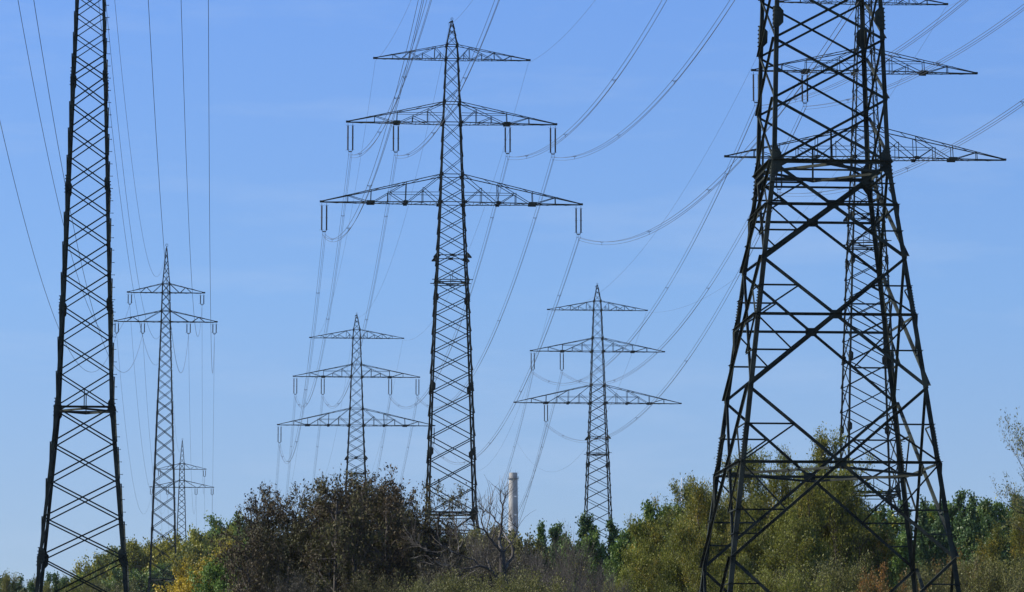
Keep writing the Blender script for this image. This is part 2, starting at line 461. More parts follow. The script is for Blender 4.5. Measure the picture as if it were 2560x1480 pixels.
# ---- tall three-arm pylon
P1 = [(0, 14.0), (11.64, 11.25), (20.3, 9.05), (26.95, 7.35), (31.9, 6.05), (45.3, 5.25), (58.6, 4.2), (63.5, 3.7), (70.6, 3.05), (80.7, 2.3), (88.8, 1.62), (90.6, 1.42), (93.6, 0.24)]
S1 = [(0, 0.25), (32, 0.23), (60, 0.21), (75, 0.17), (94, 0.1)]
ARM1 = [(16.2, 70.6, 74.1), (13.0, 80.7, 83.3), (9.65, 88.8, 90.6)]
DROP1 = 4.05
def make_tall_pylon(loc, rz, label, sets, group):
    root = thing('lattice_pylon', loc, label, 'pylon', group, rz)
    zs = [0, 11.64, 20.3, 26.95, 31.9, 39.4, 47.5, 58.6, 63.5, 70.6, 74.1, 80.7, 83.3, 88.8, 90.6, 93.6]
    plates = [(31.9, 0.8), (39.4, 0.56), (47.5, 0.56), (58.6, 0.55), (70.6, 0.22), (74.1, 0.3), (80.7, 0.2), (83.3, 0.33), (88.8, 0.16), (90.6, 0.22)]
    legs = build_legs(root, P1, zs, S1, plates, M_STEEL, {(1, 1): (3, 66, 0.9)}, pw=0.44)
    for lg, (sx, sy) in zip(legs, ((-1, -1), (1, -1), (1, 1), (-1, 1))):   # bolted splices on the lower legs
        for zc_ in (4.5, 17.4, 24.6):
            sp = MB()
            sp.angle(corner(P1, zc_ - 0.85, sx, sy) + Vector((sx * .006, sy * .006, 0)), corner(P1, zc_ + 0.85, sx, sy) + Vector((sx * .006, sy * .006, 0)), 0.24, (-sx, 0, 0), (0, -sy, 0), t=0.02, centre=False)
            for i in range(12):
                z = zc_ - 0.8 + 0.145 * i
                c = corner(P1, z, sx, sy)
                sp.box(c + Vector((sx * 0.03, -sy * 0.12, 0)), 0.03, 0.028, 0.028)
                sp.box(c + Vector((-sx * 0.12, sy * 0.03, 0)), 0.028, 0.03, 0.028)
            sp.build('splice_plate', M_STEEL, lg)
    mbs = [MB() for _ in range(4)]
    # big lower panels
    for z0, z1 in ((0, 11.64), (11.64, 20.3), (20.3, 26.95), (26.95, 31.9)):
        w0 = lerp_profile(P1, z0); w1 = lerp_profile(P1, z1)
        zc = z0 + (z1 - z0) * w0 / (w0 + w1)
        if z0 > 26:
            zc = z0 + (z1 - z0) * w0 / (w0 + w1)
        W = 0.15
        for f in range(4):
            m = mbs[f]
            member(m, P1, f, (-1, z0), (1, z1), W)
            member(m, P1, f, (1, z0), (-1, z1), W, inner=True)
            member(m, P1, f, (-1, zc), (1, zc), 0.14)
            n = Vector(FACES[f][0]); u = Vector(FACES[f][1])
            c = face_pt(P1, zc, f, 0) + n * 0.03
            m.prism([c + u * a + Vector((0, 0, b)) for a, b in ((-.3, -.13), (-.2, -.22), (.2, -.22), (.3, -.13), (.3, .13), (.2, .22), (-.2, .22), (-.3, .13))], n, 0.03)
            for s in (-1, 1):
                for (ze, wv) in ((z0, 1), (z1, 1)):
                    # midpoint of the half diagonal
                    zm = (ze + zc) / 2
                    he = lerp_profile(P1, ze) / 2; hm = lerp_profile(P1, zm) / 2
                    sm = s * (he / 2) / hm
                    big = abs(ze - zc) > 2.2
                    if big:
                        member(m, P1, f, (s, zm), (sm, zm), 0.085)
                        member(m, P1, f, (sm, zm), (s, zc), 0.085)
                        if abs(ze - zc) > 4.0:
                            zq = (zm + ze) / 2; hq = lerp_profile(P1, zq) / 2
                            member(m, P1, f, (s, zq), (s * (he * 0.75) / hq, zq), 0.07)
    bw = lambda z: max(0.065, 0.125 - 0.001 * (z - 31.9) - (0.02 if z > 74 else 0))
    seq = split(31.9, 60.8, 11, 0.955)
    x_panels(mbs, P1, seq, bw)
    seq2 = split(60.8, 70.6, 5, 0.97)
    x_panels(mbs, P1, seq2, bw)
    x_panels(mbs, P1, split(70.6, 74.1, 2), bw)
    x_panels(mbs, P1, split(74.1, 80.7, 3), bw)
    x_panels(mbs, P1, [80.7, 83.3], bw)
    x_panels(mbs, P1, split(83.3, 88.8, 3, 0.95), bw)
    x_panels(mbs, P1, [88.8, 90.6], lambda z: 0.06)
    for f in range(4):
        for z in (70.6, 74.1, 80.7, 83.3, 88.8, 90.6):
            member(mbs[f], P1, f, (-1, z), (1, z), 0.09)
    for f, nm in zip(range(4), ('front', 'rear', 'side', 'side')):
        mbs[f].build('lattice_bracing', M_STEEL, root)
    # diaphragm frame at the foot of the upper body
    d = MB(); z = 31.9
    for f in range(4):
        member(d, P1, f, (-1, z), (1, z), 0.2)
        member(d, P1, f, (-1, z - 0.42), (1, z - 0.42), 0.1, inner=True)
        hz = seq[1] - z
        member(d, P1, f, (0, z), (0, z + hz * 0.5), 0.1)
        p = face_pt(P1, z, f, 0); q = face_pt(P1, z, (f, 1, 2, 3)[0], 0)
    mids = [face_pt(P1, z - 0.1, f, 0) for f in (0, 2, 1, 3)]
    for i in range(4):
        d.angle(mids[i], mids[(i + 1) % 4], 0.14, (0, 0, 1), (mids[i] + mids[(i + 1) % 4]) * -1)
    d.build('diaphragm_frame', M_STEEL, root)
    d = MB()
    for z in (16.3,):
        mids = [face_pt(P1, z - 0.1, f, 0) for f in (0, 2, 1, 3)]
        cs = [corner(P1, z - 0.14, sx, sy) for sx, sy in ((-1, -1), (1, -1), (1, 1), (-1, 1))]
        for i in range(4):
            a = mids[i]; b = mids[(i + 1) % 4]
            d.angle(a, b, 0.12, (0, 0, 1), (a + b) * -1)
    d.build('plan_brace', M_STEEL, root)
    # bracket ring and working platform
    z = (seq2[1] + seq2[2]) * 0.5
    pl = MB()
    for f in range(4):
        member(pl, P1, f, (-1, z), (1, z), 0.1)
        n = Vector(FACES[f][0]); u = Vector(FACES[f][1])
        c = face_pt(P1, z, f, 0) + n * 0.035
        pl.prism([c + u * a + Vector((0, 0, b)) for a, b in ((-.28, -.16), (.28, -.16), (.28, .16), (-.28, .16))], n, 0.03)
        for s in (-1, 1):
            e = face_pt(P1, z, f, s) + n * 0.05
            pl.prism([e + u * (-s * 0.38) + Vector((0, 0, -0.1)), e + Vector((0, 0, 0.35)), e + u * (s * 0.16) + Vector((0, 0, 0.25)), e + u * (s * 0.55) + Vector((0, 0, -0.22)), e + u * (s * .55) + Vector((0, 0, -0.38)), e + Vector((0, 0, -0.36))], n, 0.06)
    pl.build('anti_climb_bracket', M_STEEL, root)
    z = 60.8; pf = MB()
    for f in range(4):
        n = Vector(FACES[f][0]); u = Vector(FACES[f][1])
        for k, o in ((0.0, 0.08), (-0.26, 0.03)):
            h = lerp_profile(P1, z) / 2
            p = n * (h + o) + Vector((0, 0, z + k))
            ext = h + 0.55 if k == 0 else h
            pf.angle(p - u * ext, p + u * ext, 0.1, (0, 0, 1), n)
        hz = seq2[1] - z
        member(pf, P1, f, (0, z), (0, z + hz * 0.5), 0.06)
    mids = [face_pt(P1, z - 0.16, f, 0) for f in (0, 2, 1, 3)]
    for i in range(4):
        pf.angle(mids[i], mids[(i + 1) % 4], 0.12, (0, 0, 1), (mids[i] + mids[(i + 1) % 4]) * -1)
    pf.build('platform_frame', M_STEEL, root)
    # crossarms
    for side in (-1, 1):
        L, zb, zt = ARM1[0]
        make_arm(root, 'crossarm', side, L, zb, zt, lerp_profile(P1, zb), lerp_profile(P1, zt), None,
                 posts=[(0.22, None), (0.415, None), (0.56, 0.38), (0.71, None), (0.855, 0.52)],
                 diags=[(('t', 0.22), ('b', 0.41)), (('b', 0.43), ('t', 0.71)), (('p', 0.57, 0.36), ('b', 0.70)), (('b', 0.72), ('t', 1.0)), (('p', 0.86, 0.52), ('b', 1.0))],
                 levels=[(0.57, 0.35)], mat=M_STEEL, mw=0.075, cw=0.115, plan=12, plates=[(0.415, 0.5), (0.71, 0.25), (1.0, 0.3)])
        L, zb, zt = ARM1[1]
        make_arm(root, 'crossarm', side, L, zb, zt, lerp_profile(P1, zb), lerp_profile(P1, zt), None,
                 posts=[(0.28, None), (0.515, None), (0.68, 0.30), (0.84, 0.64)],
                 diags=[(('t', 0.28), ('b', 0.50)), (('b', 0.535), ('t', 1.0)), (('p', 0.68, 0.30), ('b', 0.83)), (('p', 0.845, 0.64), ('b', 1.0))],
                 levels=[(0.515, 0.46)], mat=M_STEEL, mw=0.07, cw=0.105, plan=10, plates=[(0.515, 0.42), (1.0, 0.25)])
        L, zb, zt = ARM1[2]
        make_arm(root, 'crossarm', side, L, zb, zt, lerp_profile(P1, zb), lerp_profile(P1, zt), None,
                 posts=[(0.25, None), (0.49, None), (0.67, 0.4), (0.84, None), (0.925, 0.45)],
                 diags=[(('t', 0.25), ('b', 0.37)), (('b', 0.37), ('t', 0.49)), (('t', 0.49), ('b', 0.65)), (('b', 0.51), ('t', 0.84)), (('p', 0.67, 0.4), ('b', 0.82)), (('t', 0.84), ('b', 1.0)), (('b', 0.85), ('p', 0.925, 0.45))],
                 levels=[], mat=M_STEEL, mw=0.055, cw=0.085, plan=10, tipw=0.1)
    # peak
    pk = MB()
    m4 = [pk] * 4
    x_panels(m4, P1, [90.6, 91.75, 92.6, 93.4], lambda z: 0.05)
    for f in range(4): member(pk, P1, f, (-1, 92.35), (1, 92.35), 0.05)
    pk.box((-0.05, 0, 93.62), 0.2, 0.16, 0.06)
    pk.prism([(-0.42, 0, 93.5), (-0.1, 0, 93.74), (0.12, 0, 93.74), (0.12, 0, 93.6), (-0.42, 0, 93.4)], (0, 1, 0), 0.08)
    pk.tube([(0.0 + 0.15 * math.cos(a), 0, 93.97 + 0.15 * math.sin(a)) for a in [R(20 + i * 32) for i in range(11)]], 0.035, 5)
    pk.tube([(0.06, 0, 93.7), (0.05, 0, 93.84)], 0.04, 5)
    pk.tube([(-0.38, 0, 93.45), (-0.38, 0, 93.1)], 0.025, 4)
    pk.build('pylon_peak', M_STEEL, root)
    for (x, z) in sets:
        make_insulator(root, x, z - 0.1, 0.6, 3.05, DROP1 - 0.1, 0.125, True)
    return root

# ---- slimmer two-arm pylon
P2 = [(0, 9.95), (15.4, 7.25), (30.9, 4.4), (63.7, 2.2), (73.2, 1.55), (79.5, 1.2), (85.6, 0.12)]
S2 = [(0, 0.30), (31, 0.26), (64, 0.2), (86, 0.1)]
P2_PLATES = [7.0, 18.7, 30.9, 39.3, 49.3, 58.3]
def make_slim_pylon(loc, rz, label, group, k=1.0, lo=8.28, up=6.2, inner=3.75, near=False):
    """k shrinks the whole pylon"""
    root = thing('lattice_pylon', loc, label, 'pylon', group, rz)
    sc_ = lambda L: [(a * k, b * k) for a, b in L]
    prof = sc_([(a, b + (0.25 if near and a < 65 else 0)) for a, b in P2]); size = sc_(S2) if near else [(a, b * 0.8) for a, b in sc_(S2)]
    Z = lambda z: z * k
    zs = [Z(z) for z in (0, 7.0, 18.7, 30.9, 39.3, 49.3, 58.3, 63.7, 73.2, 79.5, 85.6)]
    build_legs(root, prof, zs, size, [(Z(z), 0.62 * k ** 0.5 if near else 0.5) for z in P2_PLATES] + [(Z(z), 0.25) for z in (73.2, 75, 78, 79.5)], M_STEEL,
               {(1, -1): (2, Z(73), 0.72 if near else 1.0)}, pw=0.36)
    mbs = [MB() for _ in range(4)]
    bw = lambda z: (0.115 if z < Z(31) else 0.1 if z < Z(60) else 0.075) * k
    for a, b, n in ((0, 7.0, 1), (7.0, 18.7, 3), (18.7, 30.9, 4), (30.9, 39.3, 3), (39.3, 49.3, 4), (49.3, 58.3, 4), (58.3, 73.2, 9), (73.2, 75, 1), (75, 78, 2), (78, 79.5, 1)):
        x_panels(mbs, prof, [Z(z) for z in split(a, b, n, 0.97)], bw)
    for f in range(4):
        for z in (73.2, 75, 78, 79.5):
            member(mbs[f], prof, f, (-1, Z(z)), (1, Z(z)), 0.1 * k)
    for f in range(4): mbs[f].build('lattice_bracing', M_STEEL, root)
    d = MB(); z = Z(30.9)
    for f in range(4):
        member(d, prof, f, (-1, z), (1, z), 0.17 * k)
        member(d, prof, f, (0, z), (0, z + Z(1.42)), 0.08 * k)
    mids = [face_pt(prof, z - 0.1, f, 0) for f in (0, 2, 1, 3)]
    for i in range(4):
        d.angle(mids[i], mids[(i + 1) % 4], 0.11, (0, 0, 1), (mids[i] + mids[(i + 1) % 4]) * -1)
    d.build('diaphragm_frame', M_STEEL, root)
    for side in (-1, 1):
        zb, zt = Z(73.2), Z(75)
        make_arm(root, 'crossarm', side, lo, zb, zt, lerp_profile(prof, zb), lerp_profile(prof, zt), None, posts=[],
                 diags=[(('b', 0.25), ('t', 0.38)), (('t', 0.38), ('b', 0.53)), (('b', 0.6), ('t', 1.0))], levels=[], mat=M_STEEL, mw=0.075, cw=0.1, plan=6, tipw=0.1)
        zb, zt = Z(78), Z(79.5)
        make_arm(root, 'crossarm', side, up, zb, zt, lerp_profile(prof, zb), lerp_profile(prof, zt), None, posts=[],
                 diags=[(('b', 0.36), ('t', 0.52)), (('t', 0.54), ('b', 0.7)), (('b', 0.72), ('t', 1.0))], levels=[], mat=M_STEEL, mw=0.07, cw=0.09, plan=6, tipw=0.09)
    pk = MB()
    x_panels([pk] * 4, prof, [Z(z) for z in (79.5, 80.9, 82.2, 83.4, 84.5, 85.4)], lambda z: 0.055 * k)
    pk.tube([(0.05 + 0.2 * math.cos(a), 0, Z(85.6) + 0.3 + 0.2 * math.sin(a)) for a in [R(20 + i * 33) for i in range(11)]], 0.04, 5)
    pk.tube([(0.05, 0, Z(85.5)), (0.05, 0, Z(85.6) + 0.12)], 0.05, 5)
    pk.build('pylon_peak', M_STEEL, root)
    for side in (-1, 1):
        for x, z in ((lo - 0.28, 73.2), (inner, 73.2), (up - 0.28, 78)):
            make_insulator(root, side * x, Z(z) - 0.08, 0.55, 1.35, 2.05 - 0.08, 0.11, False)
    return root

ROT = 0.078
TP = {'D': (-7.52, 474), 'E': (-32.3, 794), 'G': (16.0, 196), 'H': (40.8, 438), 'F': (16.67, 744),
      'A': (-24.55, 220), 'B': (-56.9, 627), 'C': (-87.2, 1013)}
loc = lambda k: (TP[k][0], TP[k][1], 0)
full = [(s * (16.2 - 0.32), 70.55) for s in (-1, 1)] + [(s * (13.0 - 0.32), 80.65) for s in (-1, 1)] + [(s * 7.0, 80.65) for s in (-1, 1)]
left3 = [(-10.1, 70.55), (-12.68, 80.65), (-7.0, 80.65)]
G1 = 'tall three-arm lattice pylons'
pyD = make_tall_pylon(loc('D'), ROT, 'tall dark central lattice pylon with six insulator pairs, behind the brown trees', full, G1)
pyE = copy_tree(pyD); pyE.location = loc('E')
pyE['label'] = 'small distant three-arm pylon left of the big central pylon, foot hidden by brown trees'
pyG = copy_tree(pyD); pyG.location = loc('G')
pyG['label'] = 'nearest huge lattice pylon on the right, only splayed legs and big cross braces showing'
pyH = make_tall_pylon(loc('H'), ROT, 'three-arm lattice pylon seen through the legs of the huge right-hand pylon', left3, G1)
pyF = copy_tree(pyH); pyF.location = loc('F')
pyF['label'] = 'distant three-arm pylon above dark poplars, between the chimney and the huge right-hand pylon'
G2 = 'slim two-arm lattice pylons'
KA = 220 / 313
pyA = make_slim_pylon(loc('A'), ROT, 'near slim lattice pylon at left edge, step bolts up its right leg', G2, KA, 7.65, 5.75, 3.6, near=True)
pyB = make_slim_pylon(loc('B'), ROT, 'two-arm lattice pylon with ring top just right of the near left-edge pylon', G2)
pyC = copy_tree(pyB); pyC.location = loc('C')
pyC['label'] = 'farthest and smallest two-arm lattice pylon, behind the yellow-green trees'

# ------------------------------------------------------------------ wires
def att(t, off, z):
    X, Y = TP[t]
    return Vector((X + off * math.cos(ROT), Y + off * math.sin(ROT), z))

def cat_pts(P0, P1, sag, n):
    return [P0.lerp(P1, i / n) - Vector((0, 0, 4 * sag * (i / n) * (1 - i / n))) for i in range(n + 1)]

def bundle(P0, P1, sag, label, group, r=0.021, sp=46.0, n=56):
    root = thing('conductor_bundle', tuple(P0), label, 'power line', group)
    base = P0
    offs = [Vector((-0.2, 0, 0)), Vector((0.2, 0, 0)), Vector((0, 0, -0.34))]
    pts = cat_pts(P0, P1, sag, n)
    for o in offs:
        mb = MB(); mb.tube([p + o - base for p in pts], r, 4)
        mb.build('conductor', M_WIRE, root)
    D = (P1 - P0).length; k = max(1, int(D / sp))
    for i in range(k):
        t = (i + 0.42) / k
        c = P0.lerp(P1, t) - Vector((0, 0, 4 * sag * t * (1 - t))) - base
        h = c + Vector((0, 0, -0.12))
        mb = MB()
        for o in offs: mb.tube([h, c + o * 1.12], 0.024, 4)
        mb.tube([c + offs[0] * 1.25, c + offs[1] * 1.25], 0.02, 4)
        mb.build('spacer', M_FIT, root)
    return root

def single(P0, P1, sag, label, group, cat, name, r=0.02, n=56):
    mb = MB(); mb.tube([p - P0 for p in cat_pts(P0, P1, sag, n)], r, 4)
    o = mb.build(name, M_WIRE, None)
    o.location = P0
    return tag(o, label, cat, group)

ZL, ZM = 70.55 - DROP1, 80.65 - DROP1
POS1 = [(-15.88, ZL, 'lower left tip'), (15.88, ZL, 'lower right tip'), (-12.68, ZM, 'middle left tip'), (-7.0, ZM, 'middle left inner point'),
        (12.68, ZM, 'middle right tip'), (7.0, ZM, 'middle right inner point')]
GB = 'three-wire conductor bundles'
far = lambda t, dx, dy, off, z: Vector((TP[t][0] + dx + off * math.cos(ROT), TP[t][1] + dy + off * math.sin(ROT), z))
for off, z, w in POS1:
    bundle(att('G', off, z), att('D', off, z), 12.0 if z < 70 else 11.8, 'three-wire bundle rising toward the viewer from the central tall pylon, ' + w, GB)
    bundle(att('D', off, z), att('E', off, z), 13.0 if z < 70 else 12.5, 'three-wire bundle from the central tall pylon back to the small one, ' + w, GB, sp=60)
    bundle(att('E', off, z), far('E', -35, 446, off, z), 24.0, 'three-wire bundle dropping behind the small pylon into brown treetops, ' + w, GB, sp=80)
POS3 = [(-10.1, ZL, 'lower left'), (-12.68, ZM, 'outer middle left'), (-7.0, ZM, 'inner middle left')]
for off, z, w in POS3:
    bundle(Vector((65 + off, 130, z)), att('H', off, z), 12.4, 'three-wire bundle sweeping up to the right edge from the pylon behind, ' + w, GB)
    bundle(att('H', off, z), att('F', off, z), 12.8, 'three-wire bundle sagging between the two right-hand pylons behind, ' + w, GB, sp=56)
    bundle(att('F', off, z), far('F', -25, 306, off, z), 23.0, 'three-wire bundle from the distant right pylon down past the chimney, ' + w, GB, sp=80)
GE = 'earth wires on the pylon tops'
for off, z, w in ((-0.35, 93.1, 'peak'), (9.6, 88.5, 'right top-arm tip'), (-9.6, 88.5, 'left top-arm tip')):
    single(att('G', off, z), att('D', off, z), 9.5, 'thin earth wire rising off the central tall pylon, ' + w, GE, 'wire', 'earth_wire', 0.012)
    single(att('D', off, z), att('E', off, z), 9.5, 'thin earth wire from the central tall pylon to the small one behind, ' + w, GE, 'wire', 'earth_wire', 0.014)
    single(att('E', off, z), far('E', -35, 446, off, z), 18, 'thin earth wire falling behind the small pylon into treetops, ' + w, GE, 'wire', 'earth_wire', 0.016)
for off, z, w in ((9.6, 88.5, 'right top-arm tip'), (-9.6, 88.5, 'left top-arm tip')):
    single(att('H', off, z), att('F', off, z), 9.5, 'thin earth wire between the two right-hand pylons behind, ' + w, GE, 'wire', 'earth_wire', 0.013)
    single(att('F', off, z), far('F', -25, 306, off, z), 18, 'thin earth wire falling behind the distant right pylon, ' + w, GE, 'wire', 'earth_wire', 0.016)
    single(Vector((65 + off, 130, z)), att('H', off, z), 9.5, 'thin earth wire to the upper right from the pylon behind, ' + w, GE, 'wire', 'earth_wire', 0.012)
GS = 'single conductors of the left line'
U2, D2 = 78 - 2.05, 73.2 - 2.05
for offa, offb, zz, w in ((-7.37, -8.0, D2, 'outer lower left'), (-3.6, -3.75, D2, 'inner lower left'), (-5.47, -5.92, U2, 'upper left'),
                          (3.6, 3.75, D2, 'inner lower right'), (5.47, 5.92, U2, 'upper right'), (7.37, 8.0, D2, 'outer lower right')):
    single(att('A', offa - 0.6, zz - 20), att('B', offb, zz), 15.0, 'single dark wire sagging from above to the slim second pylon, ' + w, GS, 'power line', 'power_line', 0.024)
    single(att('B', offb, zz), att('C', offb, zz), 14.75, 'single wire from the slim second pylon to the farthest pylon, ' + w, GS, 'power line', 'power_line', 0.022)
    single(att('C', offb, zz), far('C', -30, 400, offb, zz), 25, 'single wire falling from the farthest pylon behind trees, ' + w, GS, 'power line', 'power_line', 0.026)
single(att('A', 0, 85.6 * KA), att('B', 0, 85.5), 15.0, 'thin earth wire sagging down to the ring-topped slim second pylon', GE, 'wire', 'earth_wire', 0.016)
single(att('B', 0, 85.5), att('C', 0, 85.5), 14.0, 'thin earth wire from the slim second pylon to the farthest pylon', GE, 'wire', 'earth_wire', 0.018)

for za, zb, sg, o, w in ((59.6, 69.5, 15.2, -1.0, 'clamped below the lower arm'), (59.6, 74.3, 15.2, -0.5, 'clamped above the lower arm')):
    single(att('A', o, za), att('B', 0.0, zb), sg, 'thin cable sagging to the slim second pylon, ' + w, 'cables clamped to the slim second pylon', 'cable', 'cable', 0.018)

# ------------------------------------------------------------------ ground
me = mesh_np('ground', [(-6000, -400, 0), (6000, -400, 0), (6000, 9000, 0), (-6000, 9000, 0)], [(0, 1, 2, 3)])
tag(link('ground', me, M_GROUND), kind='structure')
# ------------------------------------------------------------------ trees
rng = np.random.default_rng(7)

def unit(v):
    return v / (np.linalg.norm(v) + 1e-9)

def tubes_np(paths, sides=4):
    """list of (points (n,3), radii (n)) -> one mesh"""
    Vs, Fs, b = [], [], 0
    ang = np.arange(sides) * 2 * np.pi / sides
    for P, r in paths:
        P = np.asarray(P, float); n = len(P)
        d = np.gradient(P, axis=0); d /= np.linalg.norm(d, axis=1, keepdims=True) + 1e-9
        ref = np.array([0.3, 0.9, 0.2]) if abs(d[0, 2]) > 0.8 else np.array([0.0, 0.0, 1.0])
        u = np.cross(d, ref); u /= np.linalg.norm(u, axis=1, keepdims=True) + 1e-9
        w = np.cross(d, u)
        ring = P[:, None] + (u[:, None] * np.cos(ang)[None, :, None] + w[:, None] * np.sin(ang)[None, :, None]) * np.asarray(r)[:, None, None]
        Vs.append(ring.reshape(-1, 3))
        i = np.arange(n - 1)[:, None] * sides; k = np.arange(sides)[None]
        k2 = (k + 1) % sides
        Fs.append(np.stack([i + k, i + k2, i + sides + k2, i + sides + k], -1).reshape(-1, 4) + b)
        b += n * sides
    return mesh_np('trunk', np.concatenate(Vs), np.concatenate(Fs))

def leaves_np(C, size, aspect, up=0.0, dirs=None):
    """one folded leaf (two triangles as a quad) at every centre"""
    n = len(C)
    a = rng.normal(size=(n, 3))
    if dirs is not None: a = a * 0.6 + dirs
    a[:, 2] += up
    a /= np.linalg.norm(a, axis=1, keepdims=True)
    b = np.cross(a, rng.normal(size=(n, 3))); b /= np.linalg.norm(b, axis=1, keepdims=True) + 1e-9
    nn = np.cross(a, b)
    s = size * rng.uniform(0.65, 1.3, n)[:, None]
    V = np.stack([C - a * s * 0.5, C + b * s * aspect * 0.5 + a * s * 0.06, C + a * s * 0.5 + nn * s * 0.12, C - b * s * aspect * 0.5 + a * s * 0.06], 1).reshape(-1, 3)
    return mesh_np('crown', V, np.arange(4 * n).reshape(n, 4))

def curve_path(p, d, L, n, wob, bend, r0, r1):
    pts = [p]; d = unit(d)
    for i in range(n):
        d = unit(d + rng.normal(size=3) * wob + bend)
        pts.append(pts[-1] + d * (L / n))
    return np.array(pts), np.linspace(r0, r1, n + 1), d

def rot_about(d, ang):
    """random direction at angle ang from d"""
    o = unit(np.cross(d, rng.normal(size=3)))
    return unit(d * math.cos(ang) + o * math.sin(ang))

def make_tree(H, R_, first, n_limb, limb_ang, n_br, n_tw, per_twig, leaf, aspect, sig, leader=True, stems=1, up=0.06, prof=None,
              limb_wob=0.1, tilt=0.32, tw_len=0.9, trunk_r=None, br_len=0.45, leaf_up=0.0, br_ang=0.75, top_dense=0.5, follow=0.0, hpc=99.7, tl=0.62):
    """prof(u): relative crown radius at relative height u (0 first limb .. 1 top)"""
    prof = prof or (lambda u: math.sin(math.pi * min(1, 0.18 + 0.82 * u)) ** 0.6)
    paths = []; C = []; Dv = []
    tr = trunk_r or H * 0.016
    upv = np.array([0, 0, 1.0])
    for st in range(stems):
        if stems == 1: base = np.zeros(3); d0 = unit(np.array([rng.normal() * 0.03, rng.normal() * 0.03, 1.0]))
        else:
            a = 2 * math.pi * (st + rng.uniform(0, 0.4)) / stems
            base = np.array([math.cos(a), math.sin(a), 0]) * tr * 1.2
            d0 = unit(np.array([math.cos(a) * tilt, math.sin(a) * tilt, 1.0]))
            if leader and st: d0 = d0 * 1.0; HS = H * (1 - 0.16 * st * rng.uniform(0.6, 1.3) / 1.5)
        TL = (HS if (stems > 1 and leader and st) else H) * (0.96 if leader else tl)
        tp, trr, _ = curve_path(base, d0, TL, 10, 0.035, np.array([0, 0, 0.01]), tr / (1 if stems == 1 else 1.35), tr * (0.1 if leader else 0.35))
        paths.append((tp, trr))
        for i in range(n_limb // stems):
            u = ((i + rng.uniform(0.1, 0.9)) / (n_limb // stems)) ** (1 - 0.35 * top_dense)
            zt = first * H + u * (TL - first * H) * 0.98
            k = np.clip(zt / TL * 10, 0, 9.99); k0 = int(k)
            p = tp[k0] + (tp[k0 + 1] - tp[k0]) * (k - k0)
            az = i * 2.399 + rng.uniform(-0.5, 0.5)
            ang = limb_ang * rng.uniform(0.75, 1.25)
            d = np.array([math.cos(az) * math.sin(ang), math.sin(az) * math.sin(ang), math.cos(ang)])
            L = R_ * prof(u) / max(0.35, math.sin(ang)) * rng.uniform(0.72, 1.12)
            L = min(L, (H - p[2]) / max(0.25, math.cos(ang)) * rng.uniform(0.95, 1.1))
            if L < 0.4: L = 0.4
            r0 = min(trr[k0] * 0.6, tr * 0.55) * (0.5 + 0.5 * min(1, L / R_))
            lp, lr, ld = curve_path(p, d, L, 6, limb_wob, upv * up, r0, r0 * 0.18)
            paths.append((lp, lr))
            nb = max(2, int(n_br * (0.5 + 0.5 * min(1, L / R_))))
            for j in range(nb):
                t = 0.18 + 0.82 * (j + rng.uniform(0, 1)) / nb
                q = np.clip(t * 6, 0, 5.99); q0 = int(q)
                bp = lp[q0] + (lp[q0 + 1] - lp[q0]) * (q - q0)
                bd = rot_about(unit(lp[q0 + 1] - lp[q0]), br_ang * rng.uniform(0.6, 1.2)) + upv * up * 2
                bL = max(0.35, br_len * L * (1.15 - 0.6 * t)) * rng.uniform(0.6, 1.2)
                br = max(0.007, lr[q0] * 0.55)
                bpts, brr, bdd = curve_path(bp, bd, bL, 4, 0.14, upv * up, br, br * 0.3)
                paths.append((bpts, brr))
                for m in range(n_tw):
                    t2 = 0.25 + 0.75 * (m + rng.uniform(0, 1)) / n_tw
                    q = np.clip(t2 * 4, 0, 3.99); q0 = int(q)
                    wp = bpts[q0] + (bpts[q0 + 1] - bpts[q0]) * (q - q0)
                    wd = rot_about(unit(bpts[q0 + 1] - bpts[q0]), 0.7 * rng.uniform(0.4, 1.3)) + upv * up * 2
                    wl = tw_len * rng.uniform(0.6, 1.3)
                    wpts, wr, wdd = curve_path(wp, wd, wl, 3, 0.16, upv * up, max(0.005, brr[q0] * 0.5), 0.003)
                    paths.append((wpts, wr))
                    nl = rng.poisson(per_twig)
                    if nl:
                        tt = rng.uniform(0.1, 1.08, nl)[:, None]
                        C.append(wpts[0] + (wpts[-1] - wpts[0]) * tt + rng.normal(size=(nl, 3)) * sig)
                        Dv.append(np.repeat(unit(wpts[-1] - wpts[0])[None] * follow, nl, 0))
    tm = tubes_np(paths)
    cm_ = leaves_np(np.concatenate(C), leaf, aspect, leaf_up, np.concatenate(Dv)) if C else None
    V = np.concatenate(C) if C and per_twig > 4 else np.concatenate([p for p, _ in paths])
    Ht = float(np.percentile(V[:, 2], hpc))
    tip = V[V[:, 2] > Ht - 0.1 * H][:, :2].mean(0)
    return dict(trunk=tm, crown=cm_, H=Ht, tip=tip, W=float(np.percentile(np.abs(V[:, :2]), 98) * 2))

round_p = lambda u: (math.sin(math.pi * min(1, 0.12 + 0.86 * u))) ** 0.55
spire_p = lambda u: (1 - u) ** 0.75 * 0.92 + 0.08
plume_p = lambda u: (1 - u) ** 0.5 * min(1, 0.35 + 2.2 * u)
KIND = {}
def proto(name, n, leafmat, barkmat, **kw):
    KIND[name] = ([make_tree(**kw) for _ in range(n)], leafmat, barkmat)

